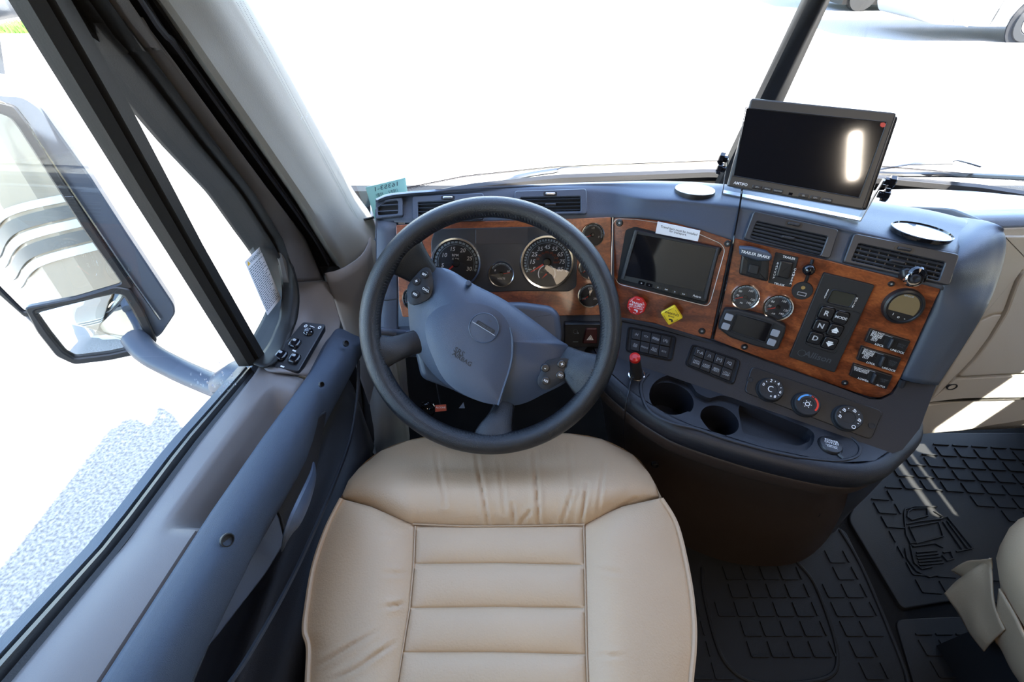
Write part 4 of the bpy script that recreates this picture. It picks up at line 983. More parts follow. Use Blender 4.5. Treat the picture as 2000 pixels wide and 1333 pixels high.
cons = obj('console_tower', B().grid([smooth(r, 50) for r in loft([ring_of(-.002, ZT - .047), ring_of(.004, ZT - .052), ring_of(.003, ZT - .070), ring_of(-.003, ZT - .088), ring_of(-.02, ZT - .098),
    [V(p).lerp(V((b[0], b[1], 0)), .30) + V((0, .012, 0)) for p, b in zip(ring_of(-.03, ZT - .10), Bs)],
    [V(p).lerp(V((b[0], b[1], 0)), .65) for p, b in zip(ring_of(-.03, ZT - .10), Bs)], [V((x, y, .0)) for x, y in Bs]], 50, 36)]), 'brown', dash, sm=70)
for x, y in ((1279, 908), (1594, 1004)):
    d = ray(x, y); t = .9; p = None
    Pk = Pl(at(x, y, Y=.475 if x > 1400 else .545), 0, 5); g = B(); g.lathe(Pk, (0, 0), ((.008, -.004), (.008, .004), (.006, .005), (.0055, 0), (.0001, 0)), 16); obj('panel_screw', g, 'black', dash)
# right flank: grey corner down to the floor, between tray end and floor
fl = [(1795, 836), (1790, 850), (1762, 888), (1722, 940), (1688, 975), (1650, 1012), (1610, 1060)]
# power outlet
po = thing('power_outlet_cap', 'round black power outlet cap at the right end of the cup tray', 'outlet', PT.pt(out_c, -.01))
g = B(); g.lathe(PT, out_c, ((.0195, -.012), (.0195, .002), (.0175, .005), (.012, .006), (.0001, .006)), 28); obj('outlet_cap', g, 'black', po)
g = B(); tp = PT; g.text(PT, (out_c[0] - .000, out_c[1] + .004), 'POWER\nOUTLET', .0064, .0062, ang=6); g.text(PT, (out_c[0] + .001, out_c[1] - .0078), '12V-10A', .0048, .0062, ang=6); g.prism(PT, rect((out_c[0], out_c[1] - .0045), .019, .0006, 6), .006, .0063, 0); obj('lettering', g, 'white', po, sm=None)
g = B(); p = PT.pt((out_c[0] + .014, out_c[1] - .016), .002); g.tube([PT.pt(out_c, .0) + V((.012, -.012, 0)), p, p + V((.004, -.006, -.001))], .003, 6); obj('cap_strap', g, 'black', po)

# ------------------------------------------------------------ passenger side of the dash
PP = Pl((1.06, .75, .51), -3, 10)
pd = thing('beige_dash', 'beige passenger side dash with glove box door right of the wood panels', 'dashboard', (1.25, .9, .2))
rows = []
for k, (z, dy) in enumerate(((.20, .02), (.45, 0), (.62, .0), (.72, .0), (.762, .008), (.775, .03), (.768, .06), (.745, .11), (.70, .25), (.67, .38))):
    r = []
    for x in (.83, .87, .95, 1.1, 1.3, 1.5, 1.68):
        base = .75 + (min(z, .72) - .51) * math.tan(rad(10)) + (x - 1.06) * math.tan(rad(3)); y = base + dy
        y = min(y, ws_y(min(x, 1.5)) - .015) if z < .75 and dy > .1 else y
        r.append(V((x, y, z)))
    rows.append(r)
g = B(); g.grid(loft(rows[4:8], 30, 12)); obj('dash_top', g, 'dash', pd, solid=.004, sm=70)
g = B(); g.grid(loft(rows[7:], 30, 14)); obj('rear_deck', g, 'beige', pd, solid=.004, sm=70)
g = B(); g.grid(loft(rows[:5], 30, 24)); obj('face_panel', g, 'beige', pd, solid=.004, sm=70)
plate('side_strip', PP, [(1962, 462), (2010, 462), (2020, 520), (2000, 524), (1983, 548), (1960, 610), (1940, 612), (1914, 624), (1928, 594), (1955, 522)], .0, .006, 'beige', pd, .004, .003)
plate('side_strip', PP, [(1914, 628), (1940, 616), (1959, 614), (1930, 662), (1900, 702), (1868, 737), (1830, 775), (1815, 790), (1840, 745)], .0, .006, 'beige', pd, .004, .003)
gl = plate('glove_door', PP, [(2002, 530), (2200, 535), (2200, 728), (2000, 730), (1873, 737), (1905, 703), (1936, 662), (1966, 612), (1988, 552)], .0, .010, 'beige', pd, .008, .004)
plate('kick_panel', PP, [(1868, 741), (2000, 734), (2200, 732), (2200, 776), (2000, 778), (1880, 780), (1812, 788)], .0, .008, 'beige', pd, .006, .003)
kp = plate('lower_kick_panel', PP, [(1812, 792), (1880, 784), (2000, 782), (2200, 780), (2200, 815), (2000, 822), (1880, 842), (1790, 850)], -.03, .004, 'beige', pd, .006, .003)
c = PP.loc(1859, 756, .008); g = B(); g.lathe(PP, c, ((.013, .006), (.013, .0095), (.010, .0098), (.009, .004), (.0001, .004)), 20, .7); obj('access_hole', g, 'blackm', pd)
# steel blue flank beneath the end cap
A1 = [(1832, 746), (1812, 790), (1792, 848), (1745, 912), (1700, 962), (1655, 1008), (1625, 1050)]
A3 = [at(x, y, X=X_) for (x, y), X_ in zip(A1, (.775, .78, .785, .80, .82, .85, .87))]
AL = [(1797, 757), (1772, 800), (1756, 852), (1708, 915), (1664, 958), (1615, 1000), (1570, 1062)]
rows = []
for p, (x, y) in zip(A3, AL):
    D_ = (p - CAM).dot(cF); l_ = at(x, y, D=D_ + .004); rows.append([l_ + V((-.01, .03, -.004)), l_, l_.lerp(p, .5) + V((0, -.008, .004)), p, p + V((.006, .03, 0)), p + V((.01, .12, 0)), p + V((.01, .35, 0))])
g = B(); g.grid(loft(rows, 20, 30)); obj('console_flank', g, 'dash', dash, solid=.004, sm=70)
A0 = [PL.hit(1761, 742), PL.hit(1758, 770), at(1755, 845, Z=.50)]

# ================================================================== DEVICES ON THE WOOD PANELS
# car stereo
pc = PB.hit(1310, 520)
st_ = thing('car_stereo', 'black touchscreen car stereo set in the middle burl wood panel', 'stereo', pc)
plate('stereo_body', PB, [(1239, 449), (1407, 485), (1379, 592), (1211, 547)], .003, .014, 'black', st_, .004, .002)
plate('screen', PB, [(1243, 457), (1399, 486), (1374, 571), (1221, 539)], .014, .0146, 'gloss', st_, .002, .0003)
plate('side_rail', PB, [(1241, 450), (1246, 451), (1219, 545), (1213, 544)], .014, .017, 'vent', st_, .001, .001)
plate('side_rail', PB, [(1400, 484), (1405, 485), (1380, 586), (1374, 584)], .014, .017, 'vent', st_, .001, .001)
g = B()
for (x, y), t in zip(((1253, 553), (1268, 557), (1285, 562), (1301, 566), (1318, 570.5), (1335, 575)), ('o', '-', '+', '<<', '>', '>>')): g.text(PB, PB.loc(x, y, .014), t, .0052, .0142)
obj('key_symbols', g, 'white', st_, sm=None)
g = B(); g.text(PB, PB.loc(1361, 579.5, .014), 'Polaris', .0058, .0142, shear=.2); obj('brand_lettering', g, 'white', st_, sm=None)
for x, y in ((1253, 553), (1268, 557), (1285, 562), (1301, 566), (1318, 570.5), (1335, 575)):
    c = PB.loc(x, y, .014); g = B(); g.prism(PB, rounded(rect(c, .013, .0075), .002), .0138, .01405, 0); obj('key', g, 'gloss', st_, sm=None)
# placard
pc = PB.hit(1324, 452)
sg = thing('placard', 'small white placard about travel bars standing on top of the stereo', 'sign', pc)
Q = [(1284.5, 433), (1368, 451), (1363, 472), (1280, 456)]
plate('card', PB, Q, .013, .0145, 'sticker', sg, .0005, .0003)
a, b = V(PB.loc(1286, 443, .0145)), V(PB.loc(1364, 461, .0145)); an = math.degrees(math.atan2(b.y - a.y, b.x - a.x))
g = B(); g.text(PB, PB.loc(1325, 453, .0145), 'Travel bars must be installed\nfor transport.', .0060, .0146, ang=an); obj('lettering', g, 'black', sg, sm=None)
# red octagon, yellow diamond
def knobthing(name, label, px, py, poly, m_, lines, lm, angs=0):
    c = PB.loc(px, py, .028); t = thing(name, label, 'knob', PB.pt(c, .003))
    g = B(); g.lathe(PB, c, ((.006, .002), (.006, .022)), 14); obj('stem', g, 'satin', t)
    g = B(); g.prism(PB, rounded([(c[0] + x, c[1] + y) for x, y in poly], .003, 4), .020, .0285, .002, 3); obj('cap', g, m_, t)
    g = B()
    for dy, tx, s_ in lines: g.text(PB, (c[0] - dy * math.sin(rad(angs)), c[1] + dy * math.cos(rad(angs))), tx, s_, .0287, ang=angs)
    # small hand / valve symbol
    y0 = c[1] - .0085; x0 = c[0] + .001
    g.prism(PB, rounded(rect((x0, y0), .0075, .0026), .001, 2), .0285, .0288, 0); g.prism(PB, rounded(rect((x0 + .003, y0 - .0020), .0028, .0045), .001, 2), .0285, .0288, 0)
    obj('lettering', g, lm, t, sm=None)
    if len(poly) == 8:
        g = B()
        for a_ in (35, 90, 145, 215, 270, 325): g.text(PB, (c[0] + .0155 * math.cos(rad(a_)), c[1] + .0155 * math.sin(rad(a_))), 'PUSH' if a_ < 180 else 'EVAC', .0028, .0287, ang=(a_ - 90) if a_ < 180 else a_ + 90)
        obj('rim_lettering', g, lm, t, sm=None)
    else:
        g = B()
        for a_ in (45, 135, 225, 315): g.text(PB, (c[0] + .0128 * math.cos(rad(a_)), c[1] + .0128 * math.sin(rad(a_))), 'PULL TO APPLY' if a_ < 180 else 'PUSH RELEASE', .0022, .0287, ang=(a_ - 90) if a_ < 180 else a_ + 90)
        obj('rim_lettering', g, lm, t, sm=None)
r8 = .0205
knobthing('air_supply_knob', 'red octagonal trailer air supply knob right of the wheel rim', 1243, 598.5, [(r8 * math.cos(rad(22.5 + 45 * i)), r8 * math.sin(rad(22.5 + 45 * i))) for i in range(8)], 'redbtn', ((.0062, 'TRAILER', .0062), (.0008, 'AIR SUPPLY', .0062), (-.0038, 'NOT FOR PARKING', .0032)), 'white')
knobthing('parking_brake_knob', 'yellow diamond shaped parking brake knob below the stereo', 1311.5, 617, [(.0225 * math.cos(rad(90 * i + 2)), .0225 * math.sin(rad(90 * i + 2))) for i in range(4)], 'yellow', ((.0042, 'PARKING', .0065), (-.0020, 'BRAKE', .0042)), 'black')
# trailer brake lever
tb = thing('trailer_brake_lever', 'black trailer brake hand lever with white lettering on its hood', 'lever', PB.hit(1475, 525))
plate('lever_housing', PB, [(1449, 497), (1503, 508), (1500, 552), (1443, 537)], .003, .020, 'black', tb, .005, .004)
plate('lever_slot', PB, [(1461, 503), (1488, 509), (1483, 545), (1457, 537)], .0201, .0205, 'pit', tb, .002, .0002)
plate('lever_paddle', PB, [(1464, 516), (1484, 520), (1480, 538), (1460, 533)], .020, .023, 'blackm', tb, .003, .002)
g = B(); hp = PB.poly([(1443, 483), (1470, 485), (1500, 493), (1509, 502), (1507, 511), (1480, 511), (1444, 499)], .034); g.prism(PB, rounded(hp, .004), .018, .034, .005, 3); obj('lever_hood', g, 'dash', tb)
a, b = V(PB.loc(1448, 491.5, .034)), V(PB.loc(1502, 504, .034)); an = math.degrees(math.atan2(b.y - a.y, b.x - a.x))
g = B(); g.text(PB, PB.loc(1475, 497.5, .034), 'TRAILER BRAKE', .0070, .0343, ang=an); obj('lettering', g, 'white', tb, sm=None)
# camera rocker plate
cr = thing('camera_switch', 'black rocker switch plate lettered trailer truck backup camera', 'switch', PB.hit(1530, 527))
plate('switch_plate', PB, [(1515, 493), (1560, 503), (1545, 562), (1500, 553)], .003, .005, 'blackm', cr, .002, .001)
plate('rocker', PB, [(1524, 509), (1550, 514), (1540, 547), (1515, 541)], .004, .011, 'black', cr, .003, .003)
g = B(); P5 = lambda x, y: PB.loc(x, y, .005)
g.text(PB, P5(1541, 504), 'TRAILER', .0056, .0052, ang=0); g.text(PB, P5(1522, 556), 'TRUCK', .0056, .0052)
for word, (xa, ya), (xb, yb) in (('BACKUP', (1519, 515), (1511, 543)), ('CAMERA', (1552.5, 527), (1544.5, 554))):
    for i, ch in enumerate(word): t = (i) / 5; g.text(PB, P5(lerp(xa, xb, t), lerp(ya, yb, t)), ch, .0056, .0052, ang=-90 if False else 0)
obj('lettering', g, 'white', cr, sm=None)
# black ball and usb plate
bl_ = thing('ball_knob', 'small glossy black ball above the round charging port', 'knob', PB.hit(1580, 545))
c = PB.loc(1580, 528, .02); r_ = PB.R(1580, 528, 13); g = B(); g.rings([[PB.pt(q, .018 + r_ * math.sin(a_)) for q in circ(c, max(1e-5, r_ * math.cos(a_)), 24)] for a_ in [rad(x) for x in range(-90, 91, 12)]]); obj('ball', g, 'gloss', bl_)
g = B(); g.tube([PB.hit(1587, 508, .004), PB.hit(1584, 520, .010), PB.hit(1576, 545, .006), PB.hit(1573, 552, .003)], .003, 8); obj('stalk', g, 'black', bl_)
us = thing('charging_port', 'round black panel port with one usb slot and one audio jack', 'socket', PB.hit(1567, 568))
c = PB.loc(1567, 568, .004); r_ = PB.R(1567, 568, 21); g = B(); g.lathe(PB, c, ((r_, .003), (r_, .005), (r_ * .94, .007), (.0001, .007)), 32); obj('port_plate', g, 'blackm', us)
c = PB.loc(1568.5, 562, .007); g = B(); g.lathe(PB, c, ((.0034, .007), (.0034, .0082), (.0022, .0082), (.0021, .0072), (.0001, .0072)), 18); obj('audio_jack', g, 'gold', us)
a, b = V(PB.loc(1559, 573, .007)), V(PB.loc(1573, 576, .007)); c = PB.loc(1566, 574.5, .007); g = B(); g.frame(PB, rounded(rect(c, .015, .0068), .001), rounded(rect(c, .0125, .0045), .0006), .006, .0082, .0003); obj('usb_slot', g, 'satin', us)
# small keyed display
sd = thing('gauge_display', 'dark small display with four grey keys under the two air gauges', 'display', PB.hit(1470, 645))
OUT = [(1415, 604), (1440, 605), (1505, 622), (1536, 638), (1533, 655), (1520, 684), (1508, 686), (1470, 676), (1425, 660), (1402, 642), (1404, 630)]
plate('display_body', PB, OUT, .003, .018, 'blackm', sd, .004, .004)
plate('screen', PB, [(1441, 615), (1508, 634), (1494, 668), (1429, 646)], .0182, .0190, 'gloss', sd, .002, .0004)
g = B(); ou = rounded(PB.poly([(1437, 612), (1512, 632), (1497, 672), (1425, 648)], .018), .002); g.frame(PB, ou, inset(ou, .0016), .017, .0195, .0006); obj('screen_bezel', g, 'black', sd)
for x, y in ((1423.5, 620), (1417.5, 638), (1514, 651), (1507, 669)):
    c = PB.loc(x, y, .019); g = B(); g.prism(PB, rounded(rect(c, .0145, .0135, -2), .003), .016, .0205, .001, 2); obj('key', g, 'silver', sd)
# gear selector
gs = thing('gear_selector', 'tall dark push button gear selector keypad on the right wood panel', 'keypad', PB.hit(1625, 640))
plate('keypad_plate', PB, [(1609, 533), (1709, 558), (1630, 729), (1541, 698)], .003, .009, 'blackm', gs, .003, .0015)
ou = rounded(PB.poly([(1597, 592), (1682, 614), (1632, 690), (1572, 672)], .009), .006); 
g = B(); qo = rounded(PB.poly([(1601, 592), (1683, 612), (1630, 692), (1571, 673)], .009), .006); g.frame(PB, qo, inset(qo, .0012), .0085, .0096, .0003); obj('key_outline', g, 'black', gs)
c = PB.loc(1643, 583, .009); g = B(); q = rounded(rect(c, .040, .027), .006); g.frame(PB, q, inset(q, .002), .008, .0115, .001); obj('display_bezel', g, 'black', gs); g = B(); g.prism(PB, inset(q, .002), .008, .0095, 0); obj('display', g, 'lcd', gs)
for (x, y), t, s_ in (((1613.6, 612), 'R', .0135), ((1642, 620.4), 'MODE', .0068), ((1602.6, 636.4), 'N', .0135), ((1630.7, 645.5), '^', 0), ((1591.6, 660.5), 'D', .0135), ((1620, 670.5), 'v', 0)):
    c = PB.loc(x, y, .010); g = B(); q = rounded(rect(c, .0220, .0225), .005); g.prism(PB, q, .008, .0125, .0015, 3); k_ = obj('selector_key', g, 'black', gs)
    g = B(); q2 = rounded(rect(c, .0245, .0250), .006); g.frame(PB, q2, inset(q2, .0011), .0085, .0105, .0003); obj('key_rim', g, 'gloss', k_)
    g = B()
    if s_: g.text(PB, c, t, s_, .0127); g.text(PB, (c[0] + .0003, c[1]), t, s_, .0127)
    else:
        s = 1 if t == '^' else -1
        g.prism(PB, [(c[0] - .0065, c[1] - .001 * s), (c[0] + .0065, c[1] - .001 * s), (c[0], c[1] + .0065 * s)], .0125, .0128, 0); g.prism(PB, rect((c[0], c[1] - .003 * s), .0085, .0028), .0125, .0128, 0)
    obj('key_symbol', g, 'white', k_, sm=None)
g = B()
for word, (xa, ya), (xb, yb) in (('SELECT', (1617.5, 567), (1610.5, 582)), ('MONITOR', (1673.5, 583), (1665, 600))):
    n_ = len(word) - 1
    for i, ch in enumerate(word): t = i / n_; g.text(PB, PB.loc(lerp(xa, xb, t), lerp(ya, yb, t), .009), ch, .0042, .0092)
obj('lettering', g, 'white', gs, sm=None)
g = B(); g.text(PB, PB.loc(1597, 698, .009), 'Allison', .017, .0092, shear=.1); c = PB.loc(1566, 690, .009); arc(g, PB, c, .006, .007, 0, 360, .0092, 20); obj('embossed_lettering', g, 'faint', gs, sm=None, label='faint embossed lettering')
# round thermostat-like display
rd = thing('round_display', 'round black display with tan screen near the right edge of the wood', 'display', PB.hit(1766, 600))
c = PB.loc(1765, 600, .012); rx = PB.R(1765, 600, 41.5); ry = (PB.hit(1765, 566, .012) - PB.hit(1765, 634, .012)).length / 2
sy_ = ry / rx
g = B(); g.lathe(PB, c, ((rx, .003), (rx, .010), (rx * .95, .014), (rx * .84, .0155), (rx * .80, .0135), (.0001, .0135)), 48, sy_); obj('display_body', g, 'black', rd)
g = B(); hp = [(c[0] + rx * .72 * math.cos(rad(a_)), c[1] + rx * sy_ * .74 * math.sin(rad(a_))) for a_ in range(-28, 209, 8)]; g.prism(PB, hp, .0130, .0142, .0004); obj('display_screen', g, 'lcd2', rd)
g = B()
for x, y, s_ in ((1744.5, 614, 'i'), (1755, 619.5, 'o'), (1767, 623, '-')): g.text(PB, PB.loc(x, y, .014), s_, .0066, .0140)
obj('lettering', g, 'white', rd, sm=None)
g = B(); g.text(PB, PB.loc(1775, 579, .014), 'SENSOR', .004, .0144); obj('small_lettering', g, 'greyprint', rd, sm=None)
# three lock switches
for i, (Q, txt, lo_, hi_, lb) in enumerate((
    ([(1700, 643), (1779.5, 667), (1765, 694), (1689, 668)], 'DO NOT\nENGAGE\nDURING\nSPIN\nOUT', 'LOCK', 'UNLOCK', 'topmost of the three black lock switches right of the gear selector'),
    ([(1683, 677), (1761.5, 701), (1748, 729), (1673, 704)], 'DO NOT\nENGAGE\nDURING\nSPIN\nOUT', 'LOCK', 'UNLOCK', 'middle one of the three black lock switches right of the gear selector'),
    ([(1668, 711), (1744.5, 735), (1731.5, 762), (1659, 735)], 'DO NOT LOWER\nWHEN VEHICLE\nIS IN MOTION', 'LOWER', 'AUTO', 'lowest black switch lettered do not lower when vehicle is in motion'))):
    c3 = PB.hit(sum(q[0] for q in Q) / 4, sum(q[1] for q in Q) / 4)
    ls = thing('lock_switch', lb, 'switch', c3, 'labelled switches on the right wood panel')
    plate('switch_body', PB, Q, .003, .010, 'black', ls, .002, .0015)
    TL, TR, BR, BL = [V(PB.loc(x, y, .010)) for x, y in Q]
    P = lambda u, v: TL.lerp(TR, u).lerp(BL.lerp(BR, u), v)
    g = B(); g.prism(PB, rounded([tuple(P(u, v)) for u, v in ((.44, .85), (.72, .85), (.70, .12), (.42, .12))], .002), .0095, .0104, 0); obj('slot', g, 'pit', ls, sm=None)
    g = B(); g.prism(PB, rounded([tuple(P(u, v)) for u, v in ((.53, .86), (.61, .86), (.61, .16), (.53, .16))], .0025), .010, .0175, .003, 3); obj('slider', g, 'vent', ls)
    g = B(); g.tube([PB.pt(P(.36, .10), .0108), PB.pt(P(.56, .10), .0108)], .0004, 5); obj('edge_glint', g, 'silver', ls)
    an = math.degrees(math.atan2((TR - TL).y, (TR - TL).x))
    g = B(); g.text(PB, P(.20 if i < 2 else .23, .40 if i < 2 else .30), txt, .0046 if i < 2 else .0034, .0103, ang=an); g.text(PB, P(.36, .90), lo_, .0052, .0103, ang=an); g.text(PB, P(.82, .90), hi_, .0052, .0103, ang=an); obj('lettering', g, 'white', ls, sm=None)
    g = B(); g.text(PB, P(.84, .48), ('5TH\nLIFT\nOFF', 'FRONT\nAXLE\nOFF', 'DUMP\nAIR')[i] if False else ('FIFTH\nWHL', 'INTER\nAXLE\nOFF', 'DUMP\nAIR')[i], .0045, .0103, ang=an); obj('faint_lettering', g, 'faint', ls, sm=None)

# ------------------------------------------------------------ charger plug with cable
cg = thing('power_plug', 'black plug with red tip standing in the chrome socket beside cup holder', 'plug', at(1243, 733, Z=.50))
pz = at(1243, 733, Z=.50); g = B(); Pz = Pl(pz, 28, 78); 
g.lathe(Pz, (0, 0), ((.0165, .000), (.0170, .003), (.0150, .004), (.0145, .001)), 28, 1, False, False); obj('socket_ring', g, 'chrome', cg)
g = B(); ax = [pz, at(1242, 720, Z=.535), at(1240, 705, Z=.56), at(1240, 701, Z=.568)]
g.tube(ax, [.0125, .0115, .0105, .0105], 20); obj('plug_body', g, 'blackm', cg)
d = (ax[3] - ax[2]).normalized(); g = B(); g.tube([ax[3], ax[3] + d * .007, ax[3] + d * .010], [.0108, .0100, .005], 20); obj('plug_tip', g, 'redbtn', cg)
cable = [at(1237, 722, Z=.53), at(1232, 745, Z=.506), at(1227, 770, Z=.504), at(1222, 793, Z=.488), at(1220, 815, Z=.45), at(1218, 850, Z=.36), at(1221, 900, Z=.2), at(1224, 930, Z=.08), at(1226, 945, Z=.02)]
g = B(); g.tube(smooth(cable, 50), .0017, 6); obj('plug_cable', g, 'black', None, label='thin black cable hanging from the plug down beside the console', cat='cable')

# ------------------------------------------------------------ phone clip in the right vent
ph = thing('phone_clip', 'glossy black phone holder clip clamped to the slats of the rightmost vent', 'phone holder', PV2.hit(1788, 545))
c = PV2.loc(1788, 538, .02)
g = B(); g.prism(PV2, rounded([PV2.loc(x, y, .020) for x, y in ((1762, 527), (1772, 522), (1783, 524), (1785, 545), (1776, 550), (1762, 543))], .006), .004, .020, .006, 4); obj('clamp_jaw', g, 'black', ph)
g = B(); g.prism(PV2, rounded([PV2.loc(x, y, .020) for x, y in ((1798, 526), (1812, 530), (1819, 541), (1813, 553), (1800, 549), (1795, 538))], .006), .004, .016, .005, 4); obj('clamp_jaw', g, 'gloss', ph)
g = B(); g.lathe(PV2, PV2.loc(1791, 536, .02), ((.008, .000), (.010, .012), (.013, .016), (.013, .022), (.009, .026), (.0001, .024)), 24); obj('clip_hub', g, 'gloss', ph)
g = B(); g.lathe(PV2, PV2.loc(1790, 545, .03), ((.0125, .015), (.0125, .024), (.011, .026), (.0095, .022), (.0001, .022)), 24); obj('magnet_ring', g, 'chrome', ph)
g = B(); g.lathe(PV2, PV2.loc(1790, 545, .03), ((.0085, .020), (.0075, .028), (.005, .029), (.0001, .027)), 20); obj('center_cap', g, 'black', ph)

# ------------------------------------------------------------ chrome discs on the dash top
for i, (x, y, rp, lb) in enumerate(((1357, 372, 38, 'white topped round disc lying on the dash left of the monitor'), (1799, 454, 51, 'round mirror like dish with dark chrome rim on the right dash top'))):
    p = at(x, y, Z=.805 if i == 0 else .806); t = thing('dash_disc', lb, 'disc', p); pl = Pl(p, 10, 80 if i == 0 else 72); r = rp / FPX * (p - CAM).dot(cF)
    pl = Pl(p, 6 if i == 0 else 22, 97)
    if i == 0:
        g = B(); g.lathe(pl, (0, 0), ((r * .97, -.012), (r, .0), (r * .99, .002)), 40, .95, True, False); obj('disc_rim', g, 'black', t)
        g = B(); g.lathe(pl, (0, 0), ((r * .99, .0018), (r * .97, .003), (.0001, .003)), 40, .95, False, True); obj('disc_top', g, 'wpaint', t)
    else:
        g = B(); g.lathe(pl, (0, 0), ((r * .98, -.004), (r, .0), (r, .003), (r * .97, .0036), (r * .95, .001)), 44, .95, True, False); obj('disc_rim', g, 'gloss', t)
        g = B(); g.lathe(pl, (0, 0), ((r * .94, .001), (r * .6, -.001), (.0001, -.002)), 44, .95, False, True); obj('disc_mirror', g, 'satin', t)

# ------------------------------------------------------------ monitor on its bracket
mo = at(1550, 387, Z=.835); PMo = Pl(mo, 22, 27)
mt = thing('monitor', 'black rear view monitor on a metal bracket atop the dash', 'monitor', at(1550, 405, Z=.80))
F_ = [(1467, 191), (1753, 220), (1686, 411), (1420, 363)]
plate('monitor_body', PMo, [(1470, 196), (1757, 226), (1694, 412), (1430, 366)], -.026, -.008, 'black', mt, .006, .004)
plate('front_bezel', PMo, F_, -.008, .004, 'frame', mt, .005, .003)
bz = [o for o in mt.children if o.name.startswith('front_bezel')][0]; bz.data.materials[0] = mat('bronze_black_plastic', (.045, .041, .038), .38, bump=(800, .1))
plate('screen', PMo, [(1458, 212), (1731, 240), (1677, 386), (1433, 343)], .004, .0046, 'gloss', mt, .001, .0003)
g = B(); ou = rounded(PMo.poly([(1456, 210), (1733, 238), (1679, 388), (1431, 344)], .004), .001); g.frame(PMo, ou, inset(ou, .0012), .0035, .0056, .0005); obj('screen_edge', g, 'black', mt)
plate('warning_dot', PMo, [(1720, 240), (1727, 239), (1731, 243), (1730, 248), (1723, 249), (1719, 246)], .0046, .0052, 'redbtn', mt, .001, .0002)
g = B(); a, b = V(PMo.loc(1435, 357, .004)), V(PMo.loc(1457, 361, .004)); an = math.degrees(math.atan2((b - a).y, (b - a).x)); g.text(PMo, PMo.loc(1446.5, 359.5, .004), 'AMTIFO', .0066, .0043, ang=an); obj('brand_lettering', g, 'white', mt, sm=None)
for x, y, t in ((1478.5, 366, 'UP/+'), (1498.5, 369.5, 'MENU'), (1519.5, 373.5, 'DOWN/-'), (1569, 382.5, 'SEL'), (1592, 387, 'CH/-'), (1615, 391.5, 'POWER')):
    c = PMo.loc(x, y, .004); g = B(); g.prism(PMo, rounded(rect(c, .0155, .0060, -1), .0015), .003, .0058, .0008); k_ = obj('monitor_key', g, 'black', mt)
    g = B(); g.text(PMo, c, t, .0034, .0060); obj('key_lettering', g, 'greyprint', k_, sm=None)
c = PMo.loc(1544, 379, .004); g = B(); g.prism(PMo, rect(c, .006, .004), .004, .0046, 0); obj('sensor_window', g, 'gloss', mt, sm=None)
# bracket
ba, bb = at(1412, 379, Z=.806), at(1679, 433, Z=.806); bu = (bb - ba); back = V((.05, .10, 0)).normalized()
g = B(); t_ = .002; wv = V((0, .014, 0)) + V((.005, 0, 0))
g.rings([[p, p + wv, p + wv + V((0, 0, t_)), p + V((0, 0, t_))] for p in (ba, bb)]); obj('bracket_base', g, 'satin', mt)
for s_, p, kx in ((0, ba, ((1428, 313), (1424, 333))), (1, bb, ((1719, 352), (1707, 378)))):
    top_ = PMo.hit(*kx[0], -.012); o_ = (bu.normalized() * (.004 if s_ else -.004)); tp2 = top_ + o_ * 1.2
    d = V((.002, 0, 0)) * (1 if s_ else -1)
    g = B(); g.rings([[p, p + wv, p + wv + d, p + d], [p.lerp(tp2, .5) + V((0, .0, 0)), p.lerp(tp2, .5) + wv * .7, p.lerp(tp2, .5) + wv * .7 + d, p.lerp(tp2, .5) + d], [tp2, tp2 + wv * .5, tp2 + wv * .5 + d, tp2 + d]]); obj('bracket_arm', g, 'satin', mt)
    bl2 = None
    for (x, y) in kx:
        q = PMo.hit(x, y, -.012) + o_ * 1.5; ax_ = bu.normalized() * (1 if s_ else -1); g = B(); g.tube([q, q + ax_ * .006, q + ax_ * .0065, q + ax_ * .014, q + ax_ * .016], [.006, .006, .011, .011, .008], 8); obj('bracket_knob', g, 'gloss', mt)
cab = [PMo.hit(1450, 364, -.004), at(1449, 372, Z=.83), at(1446, 395, Z=.812), PV2.hit(1440, 430, .006), PB.hit(1434, 462, .006), PB.hit(1428, 500, .006), PB.hit(1417, 560, .005), PB.hit(1404, 615, .005), PB.hit(1393, 655, .005)]
g = B(); g.tube(smooth(cab, 50), .0016, 7); obj('monitor_cable', g, 'gloss', None, label='thin black cable running down from the monitor between wood panels', cat='cable')

# ------------------------------------------------------------ stickers on the glass
PCd = Pl(wy(745, 390, -.05), -32, -24)
cdq = [(714, 366.5), (792, 347.5), (803, 425), (733, 432)]
ci = thing('windshield_card', 'pale green inventory card with reversed number behind the left dash end', 'card', PCd.hit(755, 415))
plate('card', PCd, cdq, -.001, 0, 'green', ci, .001, 0)
a, b = V(PCd.loc(727, 372)), V(PCd.loc(783, 358)); an = math.degrees(math.atan2((b - a).y, (b - a).x)); sc_ = (b - a).length
g = B(); g.text(PCd, PCd.loc(754.5, 364.5), '16353-1', sc_ * .27, .0006, ang=an, mirror=True)
k0 = V(PCd.loc(734, 379)); k1_ = V(PCd.loc(776, 368)); dn = (V(PCd.loc(737, 386)) - k0)
random.seed(3)
for i in range(26):
    t = i / 26
    if .28 < t < .56 : continue
    w_ = random.choice((.25, .45, .6)) / 26; p = k0.lerp(k1_, t); q = k0.lerp(k1_, t + w_)
    if random.random() < .85: g.prism(PCd, [tuple(p), tuple(q), tuple(q + dn), tuple(p + dn)], 0, .0006, 0)
g.text(PCd, PCd.loc(752, 386), '2008', sc_ * .13, .0006, ang=an, mirror=True); g.text(PCd, PCd.loc(748, 391.5), 'CLASS RV', sc_ * .13, .0006, ang=an, mirror=True)
obj('lettering', g, 'card', ci, sm=None)
PWs = Pl((-.506, .78, .7), -90, 0)
wq = [(478, 512), (507, 483), (549, 583), (523, 616)]
wl_ = thing('warning_sticker', 'white warning sticker with fine print on the vent window', 'sticker', PWs.hit(515, 560))
